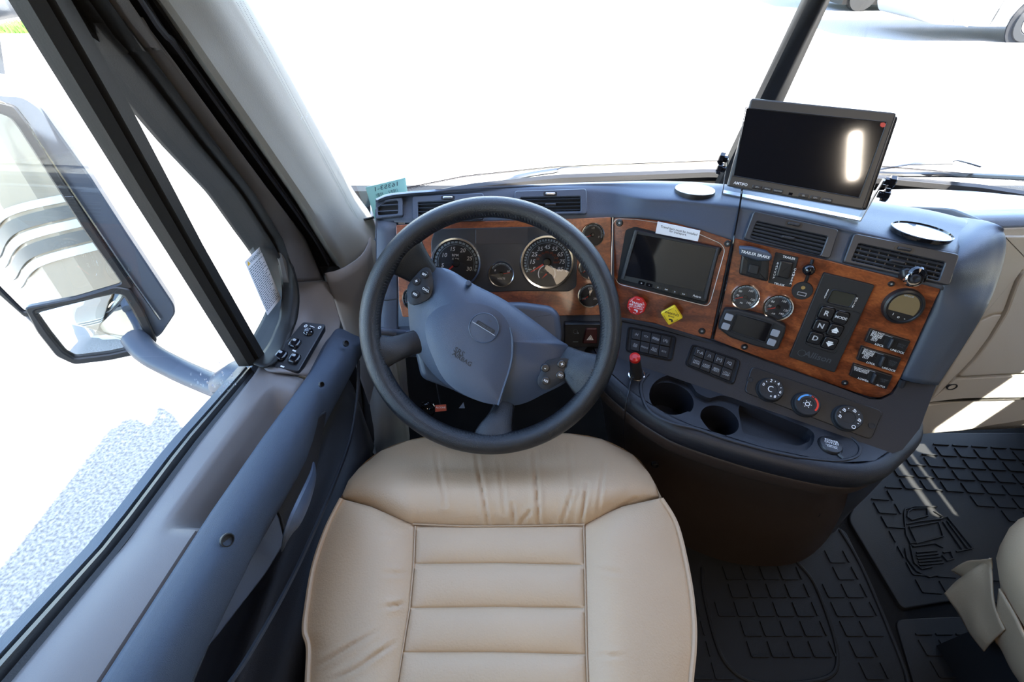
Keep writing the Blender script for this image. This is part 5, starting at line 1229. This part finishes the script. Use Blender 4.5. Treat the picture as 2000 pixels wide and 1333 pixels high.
plate('sticker', PWs, wq, 0, .0006, 'sticker', wl_, .0005, 0)
TL, TR, BR, BL = [V(PWs.loc(x, y, .0006)) for x, y in wq]
P = lambda u, v: TL.lerp(TR, u).lerp(BL.lerp(BR, u), v)
g = B(); an = math.degrees(math.atan2((TR - TL).y, (TR - TL).x)); g.text(PWs, P(.62, .07), 'WARNING', (TR - TL).length * .16, .0008, ang=an)
for j in range(24):
    v = .14 + j * .034; u1 = random.uniform(.7, .97)
    x = .05
    while x < u1:
        w_ = random.uniform(.05, .16); a, b, c, d = P(x, v), P(min(x + w_, u1), v), P(min(x + w_, u1), v + .014), P(x, v + .014); k = g.add([PWs.pt(q, .0008) for q in (a, b, c, d)]); g.f.append(tuple(k)); x += w_ + .03
obj('fine_print', g, 'card', wl_, sm=None)
g = B(); g.prism(PWs, [tuple(P(.06, .09)), tuple(P(.22, .09)), tuple(P(.14, .02))], .0006, .0009, 0); obj('warning_symbol', g, 'amber', wl_, sm=None)

g = B(); random.seed(11)
for i in range(34):
    x, y = random.gauss(432, 22), random.gauss(742, 14); p = at(x, y, X=-.504); r_ = random.uniform(.0006, .0024)
    g.lathe(Pl(p, -90, 0), (0, 0), ((r_, 0), (.0001, .0004)), 7, random.uniform(.9, 1.8), False, True)
obj('paint_speck', g, 'white', door, kind='stuff', sm=None, label='white specks on the window glass')
# ================================================================== STEERING WHEEL
WD = .79
PW = Pl(at(958, 636, D=WD), 0, 0); PW.n = -cF; PW.u = cR; PW.v = cU
swl = thing('steering_wheel', 'black leather wrapped steering wheel with blue grey hub turned clockwise', 'steering wheel', PW.o)
Rm, rt = .2075, .0195
g = B(); NR, NT = 120, 20; R = []
for i in range(NR):
    a_ = 2 * math.pi * i / NR
    row = []
    for k in range(NT):
        b_ = 2 * math.pi * k / NT; rr = Rm + rt * .92 * math.cos(b_); row.append(PW.pt((rr * math.cos(a_) * 1.008, rr * math.sin(a_) * .992), rt * 1.05 * math.sin(b_)))
    R.append(row)
ids = [g.add(r) for r in R]
for i in range(NR): g.ring(ids[i], ids[(i + 1) % NR])
obj('rim', g, 'leather', swl, sm=80)
g = B(); random.seed(5)
for i in range(230):
    a_ = 2 * math.pi * i / 230; b_ = rad(150); rr = Rm + (rt + .0004) * .92 * math.cos(b_); h = rt * 1.05 * math.sin(b_) + .0004
    p = lambda dr, da, dh: PW.pt(((rr + dr) * math.cos(a_ + da) * 1.008, (rr + dr) * math.sin(a_ + da) * .992), h + dh)
    g.tube([p(.0022, .004, .0022), p(0, 0, .0010), p(-.0022, -.004, -.0022)], .0006, 5)
obj('stitching', g, 'leather', swl, kind='stuff')
def spoke(pts, name='spoke', m_='leather'):
    # pts: (px, py, halfwidth_px, h, thickness)
    R = []; P3 = [PW.pt(PW.loc(x, y, h), h) for x, y, w_, h, t in pts]
    S = smooth(P3, 14); ws_ = smooth([V((p[2] / FPX * WD, p[4], 0)) for p in pts], 14); R = []
    for i, p in enumerate(S):
        t = (S[min(i + 1, 13)] - S[max(i - 1, 0)]).normalized(); x = t.cross(PW.n).normalized()
        y = x.cross(t).normalized()
        R.append([p + x * (ws_[i].x * math.cos(2 * math.pi * k / 18)) * 1.0 + y * (ws_[i].y * math.sin(2 * math.pi * k / 18)) for k in range(18)])
    g = B(); g.rings(R); return obj(name, g, m_, swl, sm=80)
spoke([(776, 484, 46, .000, .011), (788, 497, 46, -.006, .013), (802, 511, 40, -.016, .011), (827, 535, 30, -.034, .009), (862, 572, 20, -.058, .008)])
spoke([(739, 690, 38, .000, .012), (765, 684, 27, -.008, .012), (800, 672, 24, -.026, .009), (840, 660, 26, -.050, .008)])
spoke([(1163, 740, 50, .000, .012), (1146, 731, 46, -.006, .013), (1120, 714, 34, -.018, .011), (1085, 692, 26, -.052, .008)])
spoke([(966, 866, 50, .000, .012), (968, 845, 38, -.006, .012), (978, 815, 25, -.018, .009), (988, 780, 20, -.045, .008)])
# hub shell
def pillow(g, pl, px, c, h0, h1, rings=10, p_=2.4, skirt=.02):
    q = [V(a) for a in resamp2(px)]
    q = [V(pl.loc(a.x, a.y, h0)) for a in q]; c = V(pl.loc(*c, h0)); R = [[pl.pt(a, h0 - skirt) for a in q]]
    for k in range(rings):
        s_ = 1 - k / (rings - 1) * .995; R.append([pl.pt(c.lerp(a, s_), h0 + (h1 - h0) * (1 - s_ ** p_)) for a in q])
    g.rings(R); return g
def resamp2(px, n=90):
    P_ = [V((x, y)) for x, y in px]; m_ = len(P_); out = []
    for i in range(m_):
        a, b, c, d = P_[i - 1], P_[i], P_[(i + 1) % m_], P_[(i + 2) % m_]
        k = max(2, int((c - b).length / 7))
        for j in range(k):
            u = j / k; out.append(.5 * ((2 * b) + (c - a) * u + (2 * a - 5 * b + 4 * c - d) * u * u + (3 * b - a - 3 * c + d) * u ** 3))
    return out
hubo = [(806, 545), (815, 530), (832, 524), (860, 523), (884, 530), (925, 555), (985, 586), (1045, 628), (1092, 664), (1110, 676), (1112, 700), (1111, 738), (1098, 752), (1062, 770), (1030, 786), (1000, 793), (960, 790), (930, 782), (885, 762), (850, 735), (828, 708), (816, 690), (806, 668), (800, 640), (797, 605), (796, 570)]
g = B(); pillow(g, PW, hubo, (955, 665), -.036, -.008, 16, 2.4, .022); obj('hub_shell', g, 'hub', swl, sm=60)
# airbag door raised lobe with a seam edge
ab = [(842, 612), (866, 597), (905, 592), (950, 597), (980, 614), (996, 640), (1001, 665), (1000, 700), (992, 740), (982, 770), (975, 790), (940, 785), (900, 768), (868, 742), (846, 700), (832, 660), (832, 630)]
g = B(); pillow(g, PW, ab, (920, 680), -.0075, -.0020, 12, 3.5, .014); obj('airbag_cover', g, 'hub', swl, sm=60)
sx = [(996, 640), (1001, 665), (1000, 700), (993, 730), (983, 760), (973, 792)]
g = B(); g.tube(smooth([PW.pt(PW.loc(x, y, -.007), -.0070) for x, y in sx], 24), .0022, 8); obj('cover_seam', g, 'hub', swl)
# emblem
EH = .0035
c = PW.loc(945.5, 641, -.004); r = 29.5 / FPX * WD; g = B(); arc(g, PW, c, r * .97, r * 1.03, 0, 360, -.0036, 36); 
g2 = B(); g2.lathe(PW, c, ((r * 1.02, -.010), (r * 1.02, -.0012), (r * .98, -.0004), (r * .95, -.0014), (.0001, -.0006)), 40); em = obj('emblem', g2, 'hub', swl)
g = B(); A, Bq = V(PW.loc(923, 629, -.004)), V(PW.loc(967, 656, -.004)); g.tube([PW.pt(A, -.0002), PW.pt(A.lerp(Bq, .5), .0002), PW.pt(Bq, -.0002)], .0008, 6); obj('emblem_line', g, 'silver', em)
g = B(); an = -31; q = rounded(rect(PW.loc(948, 640, -.004), .036, .009, an), .003); g.prism(PW, q, -.001, .0002, .0004); obj('name_plate', g, 'hubdark', em)
g = B(); g.text(PW, PW.loc(947.5, 639.5, -.004), 'STERLING', .0062, .0004, ang=an); g.text(PW, PW.loc(957, 628, -.004), 'W', .006, -.0001, ang=an); obj('embossed_lettering', g, 'faint', em, sm=None)
g = B(); g.text(PW, PW.loc(897, 688, -.004), 'SRS', .013, -.0017, ang=-33); g.text(PW, PW.loc(903, 702, -.004), 'AIRBAG', .011, -.0017, ang=-33); obj('embossed_lettering', g, 'hubdark', swl, sm=None, label='faint lettering pressed into the airbag cover')
c = PW.loc(914.5, 553, -.015); g = B(); g.lathe(PW, c, ((.0048, -.034), (.0048, -.0155), (.004, -.0145), (.0001, -.0142)), 18); obj('hub_bolt', g, 'hub', swl)
# thumb button pods
for pod, btn, lb in (([(812, 538), (826, 524), (838, 524), (844, 540), (846, 560), (840, 580), (826, 590), (806, 596), (797, 588), (796, 560)], ((829, 537, 'SET'), (813.5, 550, '+'), (832, 567, 'CNCL'), (811, 575.5, 'RES')), 0),
                  ([(1059, 722), (1068, 706), (1090, 701), (1111, 702), (1112, 722), (1108, 738), (1088, 752), (1066, 762), (1052, 754), (1050, 740)], ((1065, 719.5, '-'), (1097, 712, '+'), (1094.5, 733.5, 'SET'), (1066, 744.5, 'RES')), 1)):
    g = B(); pillow(g, PW, pod, (sum(a for a, b in pod) / len(pod), sum(b for a, b in pod) / len(pod)), -.016, -.0128, 6, 3, .010); po_ = obj('button_pod', g, 'hubdark', swl, sm=60)
    for x, y, t in btn:
        c = PW.loc(x, y, -.012); g = B(); g.lathe(PW, c, ((.0072, -.014), (.0072, -.0112), (.006, -.0102), (.0001, -.0100)), 20); bb_ = obj('thumb_button', g, 'black', po_)
        g = B(); g.text(PW, c, t, .010 if len(t) == 1 else .0052, -.0096, ang=-25 if lb else -30); 
        obj('button_symbol', g, 'white', po_, sm=None)
# column shroud and stalk
PCn = Pl(at(950, 660, D=.96), 0, 0); PCn.n = -cF; PCn.u = cR; PCn.v = cU
sc_c = thing('steering_column', 'blue grey steering column shroud behind the wheel hub', 'steering column', PCn.o)
g = B(); q = rounded(PCn.poly([(840, 592), (1020, 589), (1078, 597), (1094, 612), (1099, 660), (1080, 740), (1000, 770), (900, 770), (820, 740), (800, 650)], .09), .012, 4); g.prism(PCn, q, -.06, .09, .014, 4); obj('shroud', g, 'dash', sc_c)
g = B(); g.lathe(PCn, PCn.loc(950, 660, .1), ((.05, .08), (.045, .115), (.035, .12)), 24); obj('column_shaft', g, 'black', sc_c)
g = B(); g.tube([PCn.hit(830, 650, .06), PCn.hit(790, 650, .07), at(768, 650, D=.84), at(742, 647, D=.83)], [.008, .007, .009, .010], 12, flat=.7); obj('turn_stalk', g, 'dash', sc_c)
g = B(); g.tube([V((-.05, .80, .40)), V((-.05, 1.0, .12)), V((-.05, 1.1, .0))], .025, 12); obj('lower_shaft', g, 'blackm', sc_c)
# under dash bits
kl = thing('hanging_label', 'small orange red label under the dash seen through the wheel', 'label', at(860, 797, D=1.12))
Pk = Pl(at(860, 797, D=1.12), 0, 40); plate('tag', Pk, [(850, 792), (871, 790.5), (872, 803), (850, 805)], 0, .002, 'orange', kl, .001, .0005); kl.children[0].data.materials[0] = mat('orange_red_label', (.55, .09, .04), .5)
g = B(); g.text(Pk, Pk.loc(860.5, 796.5, .002), 'ALCONE', .0062, .0022); obj('lettering', g, 'sticker', kl, sm=None)
g = B(); g.tube([at(860, 792, D=1.12), at(856, 770, D=1.15), at(850, 740, D=1.2)], .0015, 5); obj('tie', g, 'black', kl)
hs = thing('hanging_hose', 'coiled black cable with bright glints left of the small red label', 'cable', at(836, 798, D=1.14))
g = B(); cc = at(836, 798, D=1.14)
g.tube([cc + V((.016 * math.cos(a_ * .5), .01 * math.sin(a_ * .2), .016 * math.sin(a_ * .5))) for a_ in range(0, 26)], .003, 8); obj('coil', g, 'gloss', hs)
wc = thing('white_tag', 'tiny pale triangular tag right of the red label under the dash', 'tag', at(905, 795, D=1.14))
Pk = Pl(at(905, 795, D=1.14), 0, 40); plate('tag', Pk, [(896, 798), (905, 786), (908, 798)], 0, .002, 'silver', wc, .0005, .0004)
for nm, x in (('brake_pedal', .02), ('accelerator_pedal', .16)):
    g = B(); Pp = Pl((x, 1.06, .16), 0, 45); g.prism(Pp, rounded(rect((0, 0), .07 if 'acc' in nm else .09, .18 if 'acc' in nm else .07), .01), 0, .012, .003); t = thing(nm, 'black ribbed ' + nm.replace('_', ' ') + ' in the dark footwell', 'pedal', (x, 1.06, 0)); obj('pad', g, 'blackm', t)
    g = B(); g.tube([V((x, 1.07, .16)), V((x, 1.2, .26)), V((x, 1.3, .34))], .008, 8); obj('lever', g, 'blackm', t)

# ================================================================== SEATS
ZS = .455
ds = thing('driver_seat', 'beige leather driver seat with stitched channels, under the steering wheel', 'seat', (0, .2, 0))
def patch(name, rows_px, zf, bulge, nu=40, nv=40, m_='seat', wr=None, pu=4, pv=4, parent=ds):
    rs_ = [resamp([(x, y, 0) for x, y in r], nu) for r in rows_px]
    cols = [resamp([r[i] for r in rs_], nv) for i in range(nu)]
    G = []
    for j in range(nv):
        row = []
        for i in range(nu):
            q = cols[i][j]; u, v = i / (nu - 1), j / (nv - 1)
            z = zf(q.x, q.y); z = z + bulge * ((1 - abs(2 * u - 1) ** pu) * (1 - abs(2 * v - 1) ** pv))
            if wr: z += wr(q.x, q.y) * min(1, 12 * min(u, 1 - u)) 
            row.append(at(q.x, q.y, Z=z))
        G.append(row)
    edge = [[p + V((0, 0, -.03)) for p in G[0]]] + G + [[p + V((0, 0, -.03)) for p in G[-1]]]
    edge = [[r[0] + V((0, 0, -.03))] + r + [r[-1] + V((0, 0, -.03))] for r in edge]
    g = B(); g.grid(edge); return obj(name, g, m_, parent, sm=80)
def seg_d(px, py, a, b):
    p, a, b = V((px, py)), V(a), V(b); d = b - a; t = max(0, min(1, (p - a).dot(d) / d.length_squared)); return (p - a - d * t).length, t
wrk = [(((850, 880), (870, 990)), 5), (((928, 880), (954, 1026)), 7), (((975, 900), (986, 1005)), 4), (((1043, 885), (1053, 1026)), 8), (((1112, 870), (1118, 960)), 5), (((1118, 960), (1096, 1026)), 5), (((1147, 945), (1134, 1026)), 7), (((1180, 905), (1165, 1015)), 5), (((1001, 985), (1005, 1027)), 5), (((1035, 1000), (1014, 1027)), 5), (((1258, 985), (1200, 1008)), 4), (((1240, 975), (1170, 1018)), 4)]
def wr1(x, y):
    s = 0
    for (a, b), A in wrk:
        d, t = seg_d(x, y, a, b); s -= A * .0005 * math.exp(-(d / 3.0) ** 2) * (math.sin(math.pi * min(1, t * .9 + .1)) ** .5 + .1); s += A * .00028 * math.exp(-((d - 7) / 5) ** 2)
    return s
wrk2 = [(((605, 1310), (745, 1228)), 6), (((690, 1310), (780, 1250)), 6), (((640, 1333), (720, 1295)), 5), (((740, 1120), (805, 1122)), 3), (((750, 1187), (800, 1178)), 4), (((735, 1190), (800, 1180)), 2), (((735, 1050), (800, 1040)), 3), (((1150, 1110), (1220, 1122)), 3), (((1155, 1280), (1225, 1283)), 3), (((720, 1000), (800, 1030)), 3)]
def wr2(x, y):
    s = 0
    for (a, b), A in wrk2:
        d, t = seg_d(x, y, a, b); s -= A * .0006 * math.exp(-(d / 3.5) ** 2) * math.sin(math.pi * t); s += A * .00035 * math.exp(-((d - 8) / 6) ** 2) * math.sin(math.pi * t)
    return s
T_ = [(669, 966), (680, 940), (700, 916), (744, 881), (800, 860), (860, 850), (960, 846), (1050, 846), (1110, 847), (1175, 858), (1237, 889), (1268, 925), (1282, 950), (1288, 967)]
BS = [(669, 973), (724, 990), (770, 1010), (806, 1024.5), (908, 1028.6), (1011, 1028), (1142, 1025), (1183, 1004), (1216, 990), (1288, 971)]
def zfb(x, y): return ZS - .055 * sstep(960, 850, y) - .03 * sstep(800, 670, x) - .03 * sstep(1170, 1290, x)
mid1 = [(668, 968), (720, 945), (800, 925), (900, 918), (1000, 915), (1100, 918), (1200, 935), (1289, 968)]
patch('front_bolster', [T_, BS], zfb, .030, 150, 60, wr=wr1, pu=6, pv=3)
LS = [(811, 1028), (808, 1102), (800, 1188.5), (785.5, 1275), (771, 1366), (756, 1460)]
RS = [(1140, 1026), (1142, 1104), (1144, 1188.5), (1145.5, 1279), (1149, 1370), (1153, 1460)]
for k in range(5):
    top = [LS[k], ((LS[k][0] + RS[k][0]) / 2, (LS[k][1] + RS[k][1]) / 2 - 2.5), RS[k]]; bot = [LS[k + 1], ((LS[k + 1][0] + RS[k + 1][0]) / 2, (LS[k + 1][1] + RS[k + 1][1]) / 2 - 2.5), RS[k + 1]]
    patch('channel_panel', [top, bot], lambda x, y: ZS, .008, 30, 16, pu=10, pv=2.5)
LE = [(667, 975), (638, 1033), (613, 1106.5), (599, 1188.5), (595, 1233), (603, 1265), (601, 1333), (596, 1460)]
LM = [(811, 1028), (808, 1102), (800, 1188.5), (785.5, 1275), (777, 1333), (756, 1460)]
RE = [(1292, 975), (1322, 1028), (1345, 1127), (1355, 1209), (1355, 1270), (1349, 1333), (1342, 1460)]
RMm = [(1140, 1026), (1142, 1104), (1144, 1188.5), (1145.5, 1279), (1148, 1333), (1153, 1460)]
def zsl(x, y): return ZS - .022 * sstep(760, 600, x) + .004 * sstep(820, 740, x)
def zsr(x, y): return ZS - .022 * sstep(1200, 1350, x) + .004 * sstep(1140, 1200, x)
def side(name, E, I, zf, flip):
    n = 90; e_, i_ = resamp([(x, y, 0) for x, y in E], n), resamp([(x, y, 0) for x, y in I], n)
    rows = [[(e_[k].x, e_[k].y), (i_[k].x, i_[k].y)] for k in range(n)]
    tp = [(667, 975), (724, 990), (770, 1010), (809, 1027)] if not flip else [(1292, 973), (1216, 990), (1183, 1004), (1142, 1026)]
    tr = resamp([(x, y, 0) for x, y in tp], 40); rr = []
    for k in range(n):
        base = resamp([(x, y, 0) for x, y in rows[k]], 40); f = math.exp(-k / 7) 
        b0 = resamp([(x, y, 0) for x, y in rows[0]], 40)
        rr.append([(b.x + (t.x - c.x) * f, b.y + (t.y - c.y) * f) for b, t, c in zip(base, tr, b0)])
    patch(name, rr, zf, .018, 40, 90, wr=wr2, pu=3, pv=12)
side('side_bolster', LE, LM, zsl, 0); side('side_bolster', RE, RMm, zsr, 1)
for E, zf in ((LE, zsl), (RE, zsr)):
    g = B(); g.tube(smooth([at(x, y, Z=zf(x, y) + .002) for x, y in E], 80), .0042, 8); obj('piping', g, 'seat2', ds)
g = B(); g.tube([at(x, y, Z=ZS + .004) for x, y in BS[3:7]], .0012, 5); obj('seam', g, 'seat2', ds)
for s_ in (LS, RS):
    g = B(); g.tube([at(x, y, Z=ZS + .002) for x, y in s_], .0012, 5); obj('seam', g, 'seat2', ds)
# box sides of the cushion
O = [(596, 1460), (601, 1333), (603, 1265), (595, 1233), (599, 1188), (613, 1106), (638, 1033), (669, 966), (700, 916), (744, 881), (800, 860), (860, 850), (960, 846), (1050, 846), (1110, 847), (1175, 858), (1237, 889), (1268, 925), (1292, 972), (1322, 1028), (1345, 1127), (1355, 1209), (1355, 1270), (1349, 1333), (1342, 1460)]
base = [at(x, y, Z=(zfb(x, y) if y < 970 else (zsl if x < 1000 else zsr)(x, y)) - .004) for x, y in O]; cc = V((0, .2, .4))
def offs(p, k, z): d = (p - cc); d.z = 0; d.normalize(); return V((p.x + d.x * k, p.y + d.y * k, z if z is not None else p.z))
rows = [smooth([offs(p, k, (p.z - dz)) for p in base], 70) for k, dz in ((0, 0), (.002, .02), (-.004, .06), (-.02, .11), (-.04, .14))]
g = B(); g.grid(rows); obj('cushion_skirt', g, 'seat', ds, sm=70)
g = B(); g.box((-.21, -.10, .06), (.21, .36, .31)); obj('pedestal', g, 'blackm', ds); g = B(); g.box((-.24, -.12, 0), (.24, .42, .06)); obj('base_plate', g, 'blackm', ds)
rows = []
for z, y0, hw in ((.40, -.02, .25), (.50, -.06, .26), (.75, -.12, .26), (.95, -.17, .25), (1.12, -.21, .20), (1.18, -.235, .12)):
    rows.append([V((hw * math.cos(2 * math.pi * k / 20) , y0 - .06 + .055 * math.sin(2 * math.pi * k / 20) * (1 if z < 1.1 else .7), z)) for k in range(20)])
g = B(); g.rings([r for r in rows]); obj('backrest', g, 'seat', ds, sm=60)
# passenger seat
ps = thing('passenger_seat', 'beige leather passenger seat with loose cover flap at its front corner', 'seat', (1.14, .1, 0))
S = [(.0, 0), ]
def ell(cx, cy, rx, ry, z, n=60, p_=3.6):
    out = []
    for k in range(n):
        a_ = 2 * math.pi * k / n; c_, s_ = math.cos(a_), math.sin(a_); r = (abs(c_) ** p_ + abs(s_) ** p_) ** (-1 / p_); out.append(V((cx + rx * r * c_, cy + ry * r * s_, z)))
    return out
cx, cy = 1.125, .140; 
rows = [ell(cx, cy, .25, .235, .30), ell(cx, cy, .275, .255, .34), ell(cx, cy, .288, .268, .39), ell(cx, cy, .284, .264, .43), ell(cx, cy, .27, .25, .455), ell(cx, cy, .235, .215, .468), ell(cx, cy, .10, .10, .475)]
g = B(); g.rings(rows); obj('cushion', g, 'seat', ps, sm=70)
g = B(); r_ = ell(cx, cy, .272, .252, .453); g.tube(r_ + [r_[0]], .0042, 8); obj('piping', g, 'seat2', ps)
g = B(); q = [V((cx + .12 * math.cos(rad(a_)) , cy + .10 + .06 * math.sin(rad(a_)), .474)) for a_ in range(200, 341, 14)]
for a_, b_ in (((.93, .28, .463), (1.02, .24, .472)), ((1.00, .30, .468), (1.10, .20, .474))): g.tube([V(a_), V(b_)], .002, 5)
obj('seam', g, 'seat2', ps)
F3 = [[at(1933, 1090, Z=.30), at(1900, 1112, Z=.27), at(1868, 1135, Z=.22), at(1844, 1160, Z=.18)],
      [at(1935, 1120, Z=.30), at(1915, 1150, Z=.26), at(1890, 1180, Z=.21), at(1872, 1200, Z=.165)],
      [at(1940, 1180, Z=.28), at(1925, 1205, Z=.24), at(1905, 1230, Z=.20), at(1893, 1238, Z=.16)],
      [at(1960, 1230, Z=.28), at(1945, 1245, Z=.24), at(1930, 1262, Z=.20), at(1921, 1274, Z=.16)]]
g = B(); g.grid(loft(F3, 14, 14)); obj('cover_flap', g, 'seat', ps, solid=.003, sm=70)
F4 = [[at(1935, 1092, Z=.32), at(1915, 1096, Z=.29), at(1885, 1098, Z=.25), at(1858, 1116, Z=.20)], [at(1935, 1100, Z=.31), at(1915, 1108, Z=.27), at(1890, 1116, Z=.235), at(1872, 1124, Z=.195)], [at(1935, 1112, Z=.30), at(1912, 1120, Z=.26), at(1890, 1126, Z=.225), at(1880, 1128, Z=.19)]]
g = B(); g.grid(loft(F4, 12, 10)); obj('folded_flap', g, 'seat', ps, solid=.003, sm=70)
F5 = [[at(1950, 1150, Z=.33), at(1980, 1200, Z=.33), at(2010, 1260, Z=.33), at(2060, 1330, Z=.33)], [at(1945, 1200, Z=.27), at(1960, 1250, Z=.25), at(1985, 1310, Z=.24), at(2030, 1370, Z=.24)], [at(1943, 1255, Z=.20), at(1955, 1270, Z=.20), at(1975, 1310, Z=.19), at(2010, 1360, Z=.19)]]
g = B(); g.grid(loft(F5, 14, 12)); obj('seat_skirt', g, 'seat', ps, solid=.003, sm=70)
g = B(); g.box((.95, -.10, .0), (1.35, .28, .30)); obj('pedestal', g, 'blackm', ps)
rows = [[V((cx + hw * math.cos(2 * math.pi * k / 20), y0 - .06 + .06 * math.sin(2 * math.pi * k / 20), z)) for k in range(20)] for z, y0, hw in ((.40, -.10, .25), (.75, -.18, .26), (1.0, -.24, .24), (1.15, -.28, .15))]
g = B(); g.rings(rows); obj('backrest', g, 'seat', ps, sm=60)

# ================================================================== FLOOR MATS
def mat_thing(name, label, outer_px, u_dir, pitch, clip_px, bead_px=None, zt=.006, groups='black rubber floor mats', skip=None):
    outer = [at(x, y, Z=0) for x, y in outer_px]; PF = Pl((0, 0, 0), 0, 90)
    q = [(p.x, p.y) for p in outer]; c = V((sum(a for a, b in q) / len(q), sum(b for a, b in q) / len(q), 0)); t = thing(name, label, 'mat', c, groups)
    g = B(); g.prism(PF, rounded(q, .02), 0, zt, .003, 2); obj('mat_body', g, 'rubber', t)
    th_ = rad(u_dir); ux, uy = V((math.cos(th_), math.sin(th_))), V((-math.sin(th_), math.cos(th_)))
    g = B(); polys = [ccw([(at(x, y, Z=0).x, at(x, y, Z=0).y) for x, y in cp2]) for cp2 in clip_px]
    def inside(p, poly):
        r = False
        for i in range(len(poly)):
            (x1, y1), (x2, y2) = poly[i - 1], poly[i]
            if (y1 > p[1]) != (y2 > p[1]) and p[0] < (x2 - x1) * (p[1] - y1) / (y2 - y1) + x1: r = not r
        return r
    sk = [ccw([(at(x, y, Z=0).x, at(x, y, Z=0).y) for x, y in s_]) for s_ in (skip or [])]
    bx, by = pitch
    for poly in polys:
        for i in range(-60, 61):
            for j in range(-60, 61):
                p = ux * (i * bx) + uy * (j * by); p = (p.x + c.x, p.y + c.y)
                def ok(a): return inside(a, poly) and not any(inside(a, s_) for s_ in sk)
                for d_, L_ in ((ux, bx * .80), (uy, by * .72)):
                    e = V(p) + d_ * L_
                    if ok(p) and ok(tuple(e)):
                        n_ = V((-d_.y, d_.x)) * .0016; w2 = [tuple(V(p) + n_), tuple(V(p) - n_), tuple(e - n_), tuple(e + n_)]
                        k0 = g.add([V((a, b, zt - .0005)) for a, b in w2]); k1_ = g.add([V((a, b, zt + .0038)) for a, b in w2]); g.ring(k0, k1_); g.cap(k1_)
    obj('tread_rib', g, 'rubber', t, kind='stuff', sm=None)
    for bd_ in (bead_px or []):
        g = B(); g.tube(smooth([at(x, y, Z=zt + .001) for x, y in bd_], 50), .0045, 8, flat=.8); obj('raised_rim', g, 'rubber', t)
    return t
m1 = mat_thing('floor_mat', 'black rubber mat between the driver seat and the console tower', [(1300, 1020), (1630, 1030), (1650, 1040), (1700, 1140), (1760, 1300), (1780, 1400), (1250, 1400), (1280, 1150)], 0, (.046, .040),
  [[(1400, 1105), (1560, 1105), (1590, 1150), (1622, 1250), (1630, 1290), (1600, 1318), (1475, 1325), (1430, 1290), (1392, 1180)], [(1585, 1100), (1632, 1045), (1665, 1080), (1690, 1145), (1745, 1300), (1760, 1380), (1660, 1370), (1655, 1280), (1620, 1180)], [(1350, 1150), (1375, 1150), (1400, 1260), (1440, 1330), (1470, 1380), (1350, 1390)]],
  [[(1372, 1110), (1375, 1160), (1400, 1260), (1430, 1310), (1480, 1335), (1560, 1335), (1620, 1322), (1636, 1290), (1625, 1230), (1590, 1140), (1556, 1098)], [(1640, 1035), (1668, 1080), (1700, 1145), (1760, 1290), (1775, 1340)]])
m2 = mat_thing('floor_mat', 'black rubber mat with raised truck outline in the passenger footwell', [(1652, 1018), (1668, 985), (1740, 880), (1800, 850), (2150, 850), (2300, 1000), (2100, 1190), (1850, 1178), (1762, 1193), (1752, 1186)], -4, (.056, .040),
  [[(1672, 1010), (1700, 960), (1745, 900), (1810, 870), (2100, 880), (2100, 1150), (1850, 1165), (1775, 1180)]], None, .012, skip=[[(1765, 985), (1800, 975), (1880, 985), (1990, 1040), (1950, 1130), (1830, 1132), (1795, 1115), (1770, 1060)]])
# truck outline on the mat
def rail(pts, r=.0022): 
    g = B()
    for p_ in pts: g.tube([at(x, y, Z=.0145) for x, y in p_], r, 6)
    return g
g = rail([[(1766, 1005), (1768, 995), (1785, 990), (1830, 990)], [(1766, 1005), (1770, 1045), (1778, 1062), (1790, 1060)], [(1774, 1000), (1782, 994), (1810, 993), (1812, 1008), (1780, 1016), (1772, 1010), (1774, 1000)], [(1770, 1024), (1800, 1018), (1840, 1014)], [(1776, 1030), (1832, 1020), (1842, 1048), (1790, 1062), (1776, 1030)], [(1779, 1064), (1784, 1068), (1825, 1062), (1842, 1070)], [(1778, 1066), (1786, 1100), (1800, 1112), (1820, 1108)], [(1790, 1080), (1830, 1076)], [(1790, 1086), (1832, 1082)], [(1792, 1092), (1836, 1088)], [(1794, 1098), (1840, 1094)], [(1796, 1104), (1842, 1100)], [(1768, 1072), (1772, 1092), (1790, 1116), (1815, 1128), (1832, 1124)], [(1842, 1020), (1880, 1075)], [(1850, 1018), (1890, 1072)], [(1838, 1012), (1850, 1010), (1900, 1072), (1868, 1078)], [(1826, 1000), (1842, 1010)], [(1840, 1085), (1850, 1096), (1862, 1092), (1856, 1078), (1842, 1080)]])
o = obj('truck_relief', g, 'rubber', m2, label='raised line drawing of a truck')
m3 = mat_thing('floor_mat', 'black rubber mat strip behind the passenger mat at the lower right', [(1745, 1212), (1860, 1206), (2100, 1220), (2150, 1400), (1800, 1400)], 0, (.046, .040), [[(1765, 1222), (1850, 1215), (2000, 1222), (2050, 1380), (1815, 1380)]])
# ceiling lamps behind the seats (real fixtures)
for nm, x, y, sx_, sy_ in (('ceiling_lamp', .455, -.66, .10, .42), ('rear_ceiling_lamp', .5, -2.3, .56, .96)):
    g = B(); g.box((x - sx_ / 2, y - sy_ / 2, 1.916), (x + sx_ / 2, y + sy_ / 2, 1.93)); obj(nm, g, 'wpaint', None, label='white ceiling lamp behind the seats' if nm == 'ceiling_lamp' else 'large ceiling lamp further back', cat='lamp', sm=None)
# coach sofa bench behind, a plain cabinet wall for reflections
